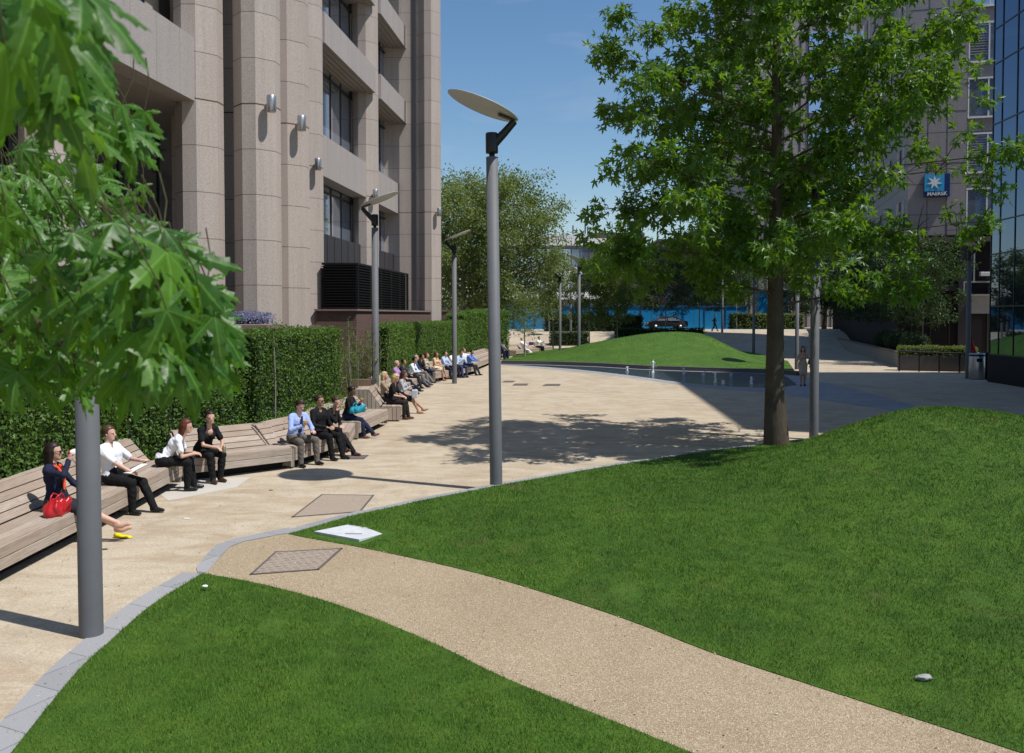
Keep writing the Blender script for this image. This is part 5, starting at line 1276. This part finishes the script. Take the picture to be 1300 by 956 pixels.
        face=np.minimum(lx-.018-.25*np.maximum(lz-.05,0)*2, .078-lz)   # carve out the face
        hf.F=np.maximum(hf.F,face)
        if kind in('short','bun','bald'):
            hf.F=np.maximum(hf.F,-(lz+.045)+ .0*lx); 
        if kind=='bald': hf.F=np.maximum(hf.F,lz-.06)
        hf.F+= .0025*np.sin(ly*160+lz*30)*np.sin(lx*60)
        V2,Q2=surface_nets(hf.F,hf.org,hh)
        if len(Q2): mk('hair',V2,Q2,mat_c('hair',hcol,.45))
    if near:
        mb=MB()
        for s in (1,-1):
            c=Hd(.083,s*.030,.005); mb.lathe([(0,-.008),(.008,-.005),(.010,0),(.008,.005),(0,.008)],8,c=c)
        mb.build('eyes',mat_c('eye',(.05,.035,.03),.2),root)
    if 'shades' in extras:
        mb=MB()
        for s in (1,-1):
            Mx=Matrix.Translation(Hd(.094,s*.032,.008))@Rm.to_4x4(); mb.bbox(-.006,.006,-.026,.026,-.020,.018,.005,M=Mx); mb.tube([Hd(.09,s*.056,.014),Hd(0,s*.082,.014)],.003,4)
        mb.build('sunglasses',mat_c('sunglasses',(.01,.01,.012),.15),root)
    if 'tie' in extras:
        b=sh+fr_*.118+Vector((0,0,.0)); e=waist+fr_*.125; mb=MB(); 
        p=[b+Vector((0,s*w,0)) for s,w in((-1,.018),(1,.018))]; m=b.lerp(e,.5)+fr_*.02; vs=[b+Vector((.0,-.02,.02)),b+Vector((0,.02,.02)),m+Vector((0,.03,0)),e+Vector((0,.04,0)),e+Vector((.0,0,-.05)),e+Vector((0,-.04,0)),m+Vector((0,-.03,0))]
        n=len(vs); mb.add(list(vs)+[v+fr_*.012 for v in vs],[(0,1,2,6),(6,2,3,5),(5,3,4),(n,n+6,n+2,n+1),(n+6,n+5,n+3,n+2),(n+5,n+4,n+3)]+[(i,(i+1)%n,n+(i+1)%n,n+i) for i in range(n)]); mb.build('tie',mat_c('tie',(.02,.02,.07),.5),root)
    if 'scarf' in extras:
        mb=MB(); mb.tube([sh+Vector((-.02,.07,.05)),sh+fr_*.08+Vector((0,.05,.0)),chest+fr_*.13,waist+fr_*.13+Vector((0,-.02,0))],[.02,.022,.022,.018],8); mb.tube([sh+Vector((-.02,-.07,.05)),sh+fr_*.08+Vector((0,-.05,0)),chest+fr_*.13+Vector((0,-.01,0))],[.02,.022,.02],8); mb.build('scarf',mat_c('orange_scarf',(.7,.09,.03),.7),root)
    root['_hp']=[tuple(p) for p in hp]
    cR,sR=cos(R(head_deg)),sin(R(head_deg))
    def W_(p): return Vector((root.location.x+sc*(p[0]*cR-p[1]*sR),root.location.y+sc*(p[0]*sR+p[1]*cR),root.location.z+sc*p[2]))
    return root,[W_(p) for p in hp],W_
BLK=(.007,.007,.008); NAVY=(.012,.016,.04); WHT=(.72,.73,.76); BLUE=(.32,.42,.72); PBLUE=(.42,.52,.72)
def thingmesh(name,mb,mat,label,cat,group=None): o=mb.build(name,mat); tag(o,label,cat,group); return o
# P1 woman in navy drinking, barefoot with yellow shoes
r1,hp,W1=person((-6.2,11.72),2,'woman in a navy cardigan and orange scarf drinking beside the nearest lamp post',NAVY,(.02,.02,.03),skin='fair',hair=('long',(.02,.012,.01)),lean=-4,female=True,hands=((.36,.12,.66),(.20,-.06,1.13)),feet=((.86,.10,.15),(1.0,.02,.20,0)),skirt=True,shoemat=False,look=(10,2),extras=('shades','scarf'),handdir=((1,.0,-.2),(.15,.2,.95)),knees=((.3,.1,1),(.3,-.1,1)))
c=W1((.185,-.0,1.215)); mb=MB(); q=(Vector(W1((.30,-.01,1.25)))-Vector(c)).normalized(); Mx=Matrix.Translation(Vector(hp[1])+Vector((.0,.02,.035)))@q.to_track_quat('Z','Y').to_matrix().to_4x4(); mb.lathe([(0,-.06),(.038,-.06),(.041,.05),(0,.05)],16,M=Mx); cup=empty('drink_cup',(0,0,0),label='white and red paper cup held to the lips of the woman in navy',cat='cup'); mb.build('cup',M['white'],cup)
mb=MB(); mb.lathe([(.0392,-.035),(.0405,-.035),(.0412,.0),(.040,.0)],16,M=Mx); mb.build('red_band',M['red'],cup)
# yellow shoes
v=G(156,683); ys=MB()
for q in (0,):
    r_=Matrix.Translation((v.x,v.y,0))@Matrix.Rotation(R(-5),4,'Z')
    pr_=[(-.12,0,.030,.075),(-.07,0,.036,.07),(0,0,.042,.045),(.07,0,.045,.04),(.115,0,.035,.03),(.135,0,.012,.02)]
    rings=[]
    for (x,y,w,t) in pr_: rings.append([r_@Vector((x,y+w*cos(a),max(.004,t*(.5+.5*sin(a))))) for a in [2*pi*k/12 for k in range(12)]])
    vs=[p for g_ in rings for p in g_]; ys.add(vs,[(i*12+k,i*12+(k+1)%12,(i+1)*12+(k+1)%12,(i+1)*12+k) for i in range(len(rings)-1) for k in range(12)]+[list(range(12)),[len(vs)-12+k for k in range(12)]],0,True)
thingmesh('yellow_shoe',ys,plain('yellow_leather',(.75,.62,.01),.3),'bright yellow ballet shoe slipped off under the bare feet','shoe')
# red bag
def soft_bag(name,label,c,s,mat,rot,extra=None):
    root=empty(name,c,rot,label=label,cat='bag'); fl=Field((-s[0]-.1,-s[1]-.1,-.03),(s[0]+.1,s[1]+.1,s[2]*2+.25),.012); r=random.Random(5)
    fl.ell((0,0,s[2]*.75),(s[0],s[1],s[2]*.8),0,.03)
    fl.cap((-s[0]*.8,0,.05),(s[0]*.8,0,.05),s[1]*.75,s[1]*.75,0,.04)
    for k in range(26): fl.ell((r.uniform(-.8,.8)*s[0],r.choice([-1,1])*s[1]*r.uniform(.5,.9),r.uniform(.1,1.3)*s[2]),(.035,.03,.05),0,.025)
    fl.F[:,:,0:2]=.5
    V,Q=surface_nets(fl.F,fl.org,.012); np_mesh('pouch',V,Q,mat,root,True)
    mb=MB()
    for dy in (-.04,.04): mb.tube([(-s[0]*.5,dy,s[2]*1.3),(-s[0]*.4,dy,s[2]*1.8),(0,dy*1.5,s[2]*2.05),(s[0]*.4,dy,s[2]*1.8),(s[0]*.5,dy,s[2]*1.3)],.011,6)
    mb.build('handle',mat,root); return root
soft_bag('red_handbag','shiny red gathered handbag on the bench beside the woman in navy',(-6.03,11.42,.45),(.17,.11,.14),plain('red_leather',(.42,.015,.02),.28,0,.2,30),R(80))
mb=MB(); mb.bbox(-.06,.06,-.02,.02,0,.09,.004,M=Matrix.Translation(W1((.42,.06,.63)))); thingmesh('snack_packet',mb,plain('lime_packet',(.55,.65,.12),.4),'small yellow green snack packet in the lap of the woman in navy','packet')
# P2 man with newspaper
r2,hp2,W2=person((-6.27,13.55),-16,'man in a white short sleeved shirt with an open newspaper on his lap',WHT,BLK,skin='pink',hair=('short',(.07,.035,.02)),lean=-8,sleeve=.55,hands=((.28,.30,.78),(.34,-.02,.66)),feet=((.62,.16),(.42,-.08)),look=(14,0),handdir=((.6,.6,.1),(.9,.3,-.2)))
pp=empty('newspaper',W2((.46,.07,.665)),R(0),label='open white newspaper on the lap of the man in the white shirt',cat='newspaper')
mb=MB()
for k,(x0,x1,dz) in enumerate(((-.16,0,.035),(0,.16,.02))):
    vs=[(x,y,(.03+.035*abs(x)/.16) + .0015*j+ .03*(y+.18)) for j in (0,1) for (x,y) in ((x0,-.18),(x1,-.18),(x1,.18),(x0,.18))]; mb.add(vs,[(0,1,2,3),(7,6,5,4),(0,4,5,1),(1,5,6,2),(2,6,7,3),(3,7,4,0)])
mb.build('pages',M['white'],pp); pp.rotation_euler=(R(14),R(-14),R(-30))
# P3 P4
person((-6.14,15.15),14,'woman in a white top and black trousers leaning forward with clasped hands',(.75,.76,.8),BLK,skin='fair',hair=('bob',(.10,.03,.018)),lean=38,female=True,sleeve=.4,hands=((.52,.03,.66),(.52,-.03,.65)),feet=((.50,.10),(.42,-.10)),look=(-8,-8),handdir=((1,-.2,-.1),(1,.2,-.1)))
r4,hp4,W4=person((-5.80,16.2),-42,'dark haired woman in a black scoop neck top turned towards her friend, holding a can',BLK,BLK,skin='fair',hair=('bun',(.02,.013,.01)),lean=24,female=True,sleeve=.4,hands=((.50,.10,.66),(.50,.0,.66)),feet=((.40,.12),(.46,-.06)),look=(-14,-2),neckline=1.0,handdir=((1,-.2,-.1),(1,.2,-.1)),shoe=(.06,.03,.02))
mb=MB(); p=Vector(W4((.62,.08,.64))); mb.lathe([(0,-.06),(.028,-.06),(.033,-.05),(.033,.05),(.027,.062),(0,.06)],16,c=p); thingmesh('drink_can',mb,plain('dull_can',(.32,.30,.2),.35,.5),'dull metal drink can held between the knees of the dark haired woman','can')
# P5 man in blue
r5,hp5,W5=person((-4.52,17.98),-38,'man in a light blue shirt and dark tie with grey trousers eating on the bench',BLUE,(.13,.11,.095),skin='pink',hair=('short',(.03,.018,.012)),lean=14,hands=((.44,.10,.72),(.42,-.12,.84)),feet=((.46,.20),(.44,-.2)),look=(6,-30),extras=('tie',),handdir=((.9,-.3,-.1),(.6,.2,.7)))
mb=MB(); p=Vector(hp5[1])+Vector((0,0,.05)); mb.bbox(-.05,.05,-.035,.035,-.025,.025,.01,M=Matrix.Translation(p)); thingmesh('sandwich',mb,plain('bread',(.5,.36,.17),.8),'sandwich in the raised hand of the man in the blue shirt','sandwich')
# P6 P7
person((-4.20,18.72),-30,'person in black with sunglasses behind the man in the blue shirt',BLK,BLK,skin='tan',hair=('short',(.04,.02,.014)),lean=2,hands=((.30,.1,.7),(.3,-.1,.7)),feet=((.55,.15),(.5,-.12)),look=(10,0),extras=('shades',))
person((-4.16,19.2),-26,'short haired woman in a black jacket resting her face on her hand',BLK,BLK,skin='fair',hair=('short',(.05,.028,.018)),lean=28,female=True,hands=((.40,.02,.66),(.37,-.05,.98)),feet=((.70,.10),(.55,-.02,.16)),look=(-6,-12),handdir=((1,-.2,-.1),(0,.1,1)),shoe=(.10,.04,.03))
# P8 turquoise bag woman
r8,hp8,W8=person((-4.16,21.85),-14,'woman in a black cardigan over a pink top and dark jeans eating a snack',BLK,(.014,.02,.05),skin='brown',hair=('bun',(.01,.008,.008)),lean=11,sc=.93,female=True,hands=((.34,.04,.92),(.32,-.08,.88)),feet=((.72,.06,.13),(.50,-.05)),look=(4,-14),handdir=((.6,-.1,.7),(.7,.1,.6)),shoe=(.22,.10,.08))
mb=MB(); mb.prism([(.118,-.05),(.13,0),(.118,.05),(.10,0)],.82,1.02); 
o=mb.build('pink_inner_top',plain('pink_cloth',(.70,.30,.42),.8),r8); o.location=(-.0,0,-.10)
mb=MB(); p=Vector(hp8[0])+Vector((0,0,.04)); mb.bbox(-.035,.035,-.03,.03,-.04,.04,.01,M=Matrix.Translation(p)); thingmesh('snack',mb,plain('pastry',(.45,.28,.1),.8),'golden pastry in the hands of the woman in the black cardigan','snack')
soft_bag('turquoise_bag','turquoise bag with a white scarf on the bench by the woman in the black cardigan',W8((.30,-.02,.70)),(.24,.12,.12),plain('turquoise_cloth',(.01,.26,.36),.6,0,.2,20),R(60))
# P9.. further people
person((-3.62,25.75),-12,'nearest blonde woman in black on the square ended bench, looking down at her lap',BLK,(.02,.017,.016),skin='pink',hair=('bob',(.55,.40,.18)),lean=14,female=True,sleeve=.45,hands=((.40,.05,.68),(.40,-.05,.68)),feet=((.52,.10),(.44,-.05)),look=(0,-16),shoe=(.12,.05,.03))
person((-3.92,26.5),-6,'second blonde woman almost hidden behind the first one in black',(.30,.24,.16),BLK,skin='pink',hair=('bob',(.5,.38,.2)),lean=0,female=True,near=False)
person((-3.55,27.3),-8,'dark haired woman in a pale grey jacket and black skirt with bare crossed legs',(.38,.38,.40),BLK,skin='tan',hair=('bob',(.07,.03,.02)),lean=12,female=True,skirt=True,hands=((.42,.05,.72),(.36,-.05,.85)),feet=((.75,.02,.15),(.62,-.06)),look=(5,-14),shoemat=False)
mb=MB(); p=Vector((-3.05,27.1,.62)); mb.bbox(-.09,.09,-.06,.06,-.12,.14,.02,M=Matrix.Translation(p)); thingmesh('carrier_bag',mb,plain('pale_bag',(.5,.55,.6),.6),'small pale carrier bag on the lap of the woman in the grey jacket','bag')
N_=[ # loc, heading, label, shirt, trouser, skin, hair, lean, female, opts
((-4.48,33.2),-8,'balding man in a purple striped shirt with dark trousers stretched out',(.36,.22,.44),NAVY,'pink',('bald',(.3,.26,.22)),4,False,dict(feet=((.85,.10),(.78,-.1)))),
((-4.45,34.6),-10,'dark jacketed person with a lilac shirt beside the man in purple',NAVY,NAVY,'tan',('short',(.03,.02,.015)),10,False,dict(feet=((.8,.10),(.6,-.1)))),
((-4.35,36.6),-12,'dark haired man in a crisp white long sleeved shirt leaning forward',(.68,.72,.8),(.03,.032,.04),'tan',('short',(.015,.01,.01)),22,False,dict(feet=((.80,.10),(.55,-.1)),hands=((.5,.05,.72),(.5,-.05,.72)))),
((-4.35,37.9),-10,'grey haired man in a blue waistcoat next to the man in crisp white',(.05,.08,.2),(.14,.14,.15),'pink',('short',(.35,.33,.3)),14,False,dict(feet=((.75,.10),(.6,-.1)))),
((-4.3,39.3),-14,'person in a black suit leaning forward near the middle of the row',BLK,(.16,.16,.16),'tan',('short',(.02,.012,.01)),20,False,dict(feet=((.7,.1),(.55,-.1)))),
((-4.1,40.3),-16,'brown haired woman in a patterned cream top and dark jeans',(.45,.38,.32),(.02,.03,.07),'pink',('bob',(.12,.04,.02)),12,True,dict(feet=((.6,.1),(.5,-.1)))),
((-3.65,41.0),-28,'brown haired woman in a cream jacket and cream skirt with bare legs',(.60,.40,.26),(.68,.58,.45),'tan',('long',(.10,.04,.02)),6,True,dict(skirt=True,shoemat=False,feet=((.62,.02,.2),(.5,-.04)))),
((-3.3,42.0),-30,'person in a pale blue shirt next to the woman in cream',PBLUE,NAVY,'pink',('short',(.05,.03,.02)),6,False,dict()),
((-2.98,43.0),-30,'man in a bright white shirt with short hair at the bend of the bench',(.82,.82,.82),NAVY,'tan',('short',(.05,.04,.03)),2,False,dict(feet=((.6,.1),(.5,-.1)))),
((-2.62,43.2),-55,'person in a pale blue check shirt bending forward over their food',(.45,.58,.78),(.04,.06,.12),'tan',('short',(.06,.03,.02)),16,False,dict(hands=((.4,.05,.85),(.38,-.05,.85)))),
((-2.28,44.6),-25,'man in a royal blue shirt at the far end of the crowded bench',(.10,.22,.62),(.035,.035,.045),'tan',('short',(.02,.015,.012)),22,False,dict(hands=((.6,.05,.78),(.6,-.05,.76)),feet=((.62,.12),(.52,-.1)))),
((-2.55,45.6),-20,'man in white raising his arm behind the royal blue shirt',(.8,.8,.8),BLK,'pink',('short',(.15,.1,.06)),0,False,dict(hands=((.40,.15,1.12),(.3,-.1,.75)),sleeve=.5)),
((-.95,59.8),-20,'dark dressed sitter nearest on the small far bench',BLK,NAVY,'tan',('short',(.02,.015,.01)),6,False,dict()),
((-.75,61.2),-20,'second sitter with pale sleeves on the small far bench',(.5,.45,.5),(.03,.05,.14),'pink',('short',(.06,.04,.03)),10,False,dict()),
((.9,67.3),-30,'person in white reading a purple book on the farthest bench',(.8,.78,.8),(.75,.7,.7),'pink',('short',(.3,.15,.08)),-18,False,dict(feet=((.8,.1),(.75,-.05)))),
((2.1,70.2),-35,'person in a white shirt holding up a paper on the farthest bench',(.82,.82,.84),BLK,'pink',('short',(.02,.015,.01)),10,False,dict(hands=((.5,.1,.95),(.5,-.1,.95)))),
]
for (lc,hd_,lab,s1,t1,sk,hr,ln,fm_,o) in N_:
    person(lc,hd_,lab,s1,t1,skin=sk,hair=hr,lean=ln,female=fm_,near=False,**o)
mb=MB(); mb.bbox(1.30,1.62,66.8,66.86,.78,1.02,.005); thingmesh('purple_book',mb,plain('purple_cover',(.12,.03,.16),.5),'purple book held by the reader on the farthest bench','book')
# standing woman
v=G(1019,490)
rs,hps,Ws=person((v.x,v.y,0),-100,'woman in a long beige cardigan and dark top walking towards the plaza in the shade',(.42,.33,.25),(.42,.33,.25),skin='tan',hair=('long',(.045,.018,.012)),lean=1,female=True,stand=True,skirt=True,coat='beige_cardigan',hands=((.10,.30,.92),(.24,-.12,1.2)),feet=((-.06,.08),(.10,-.09)),shoe=BLK,group=None,knees=((1,0,0),(1,0,0)),sc=1.0,neckline=2.0)
soft_bag('dark_handbag','dark handbag under the arm of the walking woman in beige',Ws((.05,.30,.95)),(.15,.07,.12),plain('dark_leather',(.02,.017,.016),.5),R(-100))
v=G(907,431); v=D(907,418,88)
person((v.x,88,terr(v.x,88)),-20,'far off figure in black walking across the end of the path',BLK,BLK,skin='tan',hair=('short',(.02,.015,.01)),stand=True,near=False,group=None,hands=((.25,.3,1.0),(-.2,-.35,1.05)),feet=((.28,.08),(-.25,-.08,.12)),knees=((1,0,0),(1,0,0)),lean=4)

# ---------------------------------------------------------------- parked cars beyond
def car(label,x,y,z,rz,body,L=4.4):
    root=empty('parked_car',(x,y,z),rz,label=label,cat='car',group='cars parked by the blue hoarding')
    prof=[(-2.15,.35),(-2.2,.6),(-2.1,.85),(-1.5,.95),(-.85,1.38),(-.5,1.46),(.6,1.46),(1.0,1.36),(1.7,1.0),(2.15,.92),(2.2,.6),(2.15,.32)]
    mb=MB(); n=len(prof); ws=[.84 if z_<1.0 else .66 for _,z_ in prof]; vs=[(px,-w,z_) for (px,z_),w in zip(prof,ws)]+[(px,w,z_) for (px,z_),w in zip(prof,ws)]
    mb.add(vs,[list(range(n)),[n+i for i in range(n)][::-1]]+[(i,(i+1)%n,n+(i+1)%n,n+i) for i in range(n)]); b=mb.build('body',body,root)
    mb=MB()
    for s in (-1,1):
        for q in ([(-1.25,.98),(-.8,1.34),(-.1,1.38),(-.1,.98)],[(0,.98),(0,1.38),(.75,1.36),(1.35,1.0)]):
            P_=[(px,s*(.853-(zz-.95)*.44),zz) for px,zz in q]; mb.add(P_+[(a,b_+s*.008,c_) for a,b_,c_ in P_],[(0,1,2,3),(7,6,5,4),(0,4,5,1),(1,5,6,2),(2,6,7,3),(3,7,4,0)])
    mb.build('window',M['glass'],root)
    for sx in (-1.35,1.35):
        for s in (-1,1):
            Mx=Matrix.Translation((sx,s*.80,.32))@Matrix.Rotation(pi/2,4,'X'); t=MB(); t.lathe([(0,-.1),(.28,-.1),(.32,-.06),(.32,.06),(.28,.1),(0,.1)],20,M=Mx); w=t.build('wheel',M['dark'],root); t=MB(); t.lathe([(0,-.108),(.19,-.108),(.2,.108),(0,.108)],14,M=Mx); t.build('rim',M['steel'],w)
    for s in (-1,1):
        t=MB(); t.bbox(-2.2,-2.12,s*.62-.15,s*.62+.15,.66,.8,.01); t.build('headlight',M['white'],root)
v=D(850,400,92); car('dark car parked in front of the blue hoarding beyond the far mound',v.x,94,1.51,R(4),plain('dark_car_paint',(.03,.03,.035),.25,.3))
v=D(822,400,93.5); car('white car mostly hidden behind the dark hedge and parked car',v.x-2.4,97.0,1.51,R(2),plain('white_car_paint',(.65,.65,.67),.3))
v=D(560,400,90); car('silver vehicle glimpsed at the corner of the granite office',-7.5,93,1.51,R(0),plain('silver_car_paint',(.4,.42,.45),.3,.4))
# ---------------------------------------------------------------- light, sky, camera
EL=R(61.5); sv=Vector((.906*cos(EL),-.423*cos(EL),sin(EL)))
sun=bpy.data.lights.new('sun','SUN'); sun.energy=5.0; sun.angle=R(.53); sun.color=(1,.97,.925)
so=link(bpy.data.objects.new('sun',sun)); so.rotation_euler=sv.to_track_quat('Z','Y').to_euler(); so.location=(0,0,60)
w=bpy.data.worlds.new('World'); scene.world=w; w.use_nodes=True; nt=w.node_tree; bg=nt.nodes['Background']
sky=nt.nodes.new('ShaderNodeTexSky'); sky.sky_type='NISHITA'; sky.sun_disc=False; sky.sun_elevation=EL; sky.sun_rotation=atan2(.906,-.423); sky.altitude=30; sky.air_density=1.15; sky.dust_density=.25; sky.ozone_density=3.0
tc=nt.nodes.new('ShaderNodeTexCoord'); mp=nt.nodes.new('ShaderNodeMapping'); mp.inputs['Scale'].default_value=(1.2,1.2,5.5); nz=nt.nodes.new('ShaderNodeTexNoise'); nz.inputs['Scale'].default_value=2.6; nz.inputs['Detail'].default_value=8; nz.inputs['Roughness'].default_value=.6; nz.inputs['Distortion'].default_value=.5
cr_=nt.nodes.new('ShaderNodeValToRGB'); cr_.color_ramp.elements[0].position=.54; cr_.color_ramp.elements[1].position=.9; cr_.color_ramp.elements[1].color=(.42,.42,.42,1)
mx=nt.nodes.new('ShaderNodeMix'); mx.data_type='RGBA'; mx.inputs[7].default_value=(5.2,5.6,6.3,1)
L=nt.links.new; L(tc.outputs['Generated'],mp.inputs[0]); L(mp.outputs[0],nz.inputs['Vector']); L(nz.outputs['Fac'],cr_.inputs[0]); L(cr_.outputs[0],mx.inputs[0]); L(sky.outputs[0],mx.inputs[6]); hs=nt.nodes.new('ShaderNodeHueSaturation'); hs.inputs['Saturation'].default_value=1.15; hs.inputs['Value'].default_value=1.2; L(mx.outputs[2],hs.inputs['Color']); L(hs.outputs[0],bg.inputs[0]); bg.inputs[1].default_value=.095
cam=bpy.data.cameras.new('camera'); co=link(bpy.data.objects.new('camera',cam)); co.location=(0,0,CAMH); co.rotation_euler=(pi/2-PITCH,0,0)
cam.sensor_width=36; cam.lens=36*FPX/1300; cam.shift_y=-(478-CY)/1300; cam.clip_end=4000; cam.clip_start=.05
cam.dof.use_dof=True; cam.dof.focus_distance=16; cam.dof.aperture_fstop=6.3
scene.camera=co
scene.render.engine='CYCLES'; scene.view_settings.view_transform='Standard'; scene.view_settings.look='None'; scene.view_settings.exposure=0; scene.view_settings.gamma=1
scene.cycles.max_bounces=7; scene.cycles.transparent_max_bounces=4
for o in list(COL.objects):
    if '_hp' in o: del o['_hp']
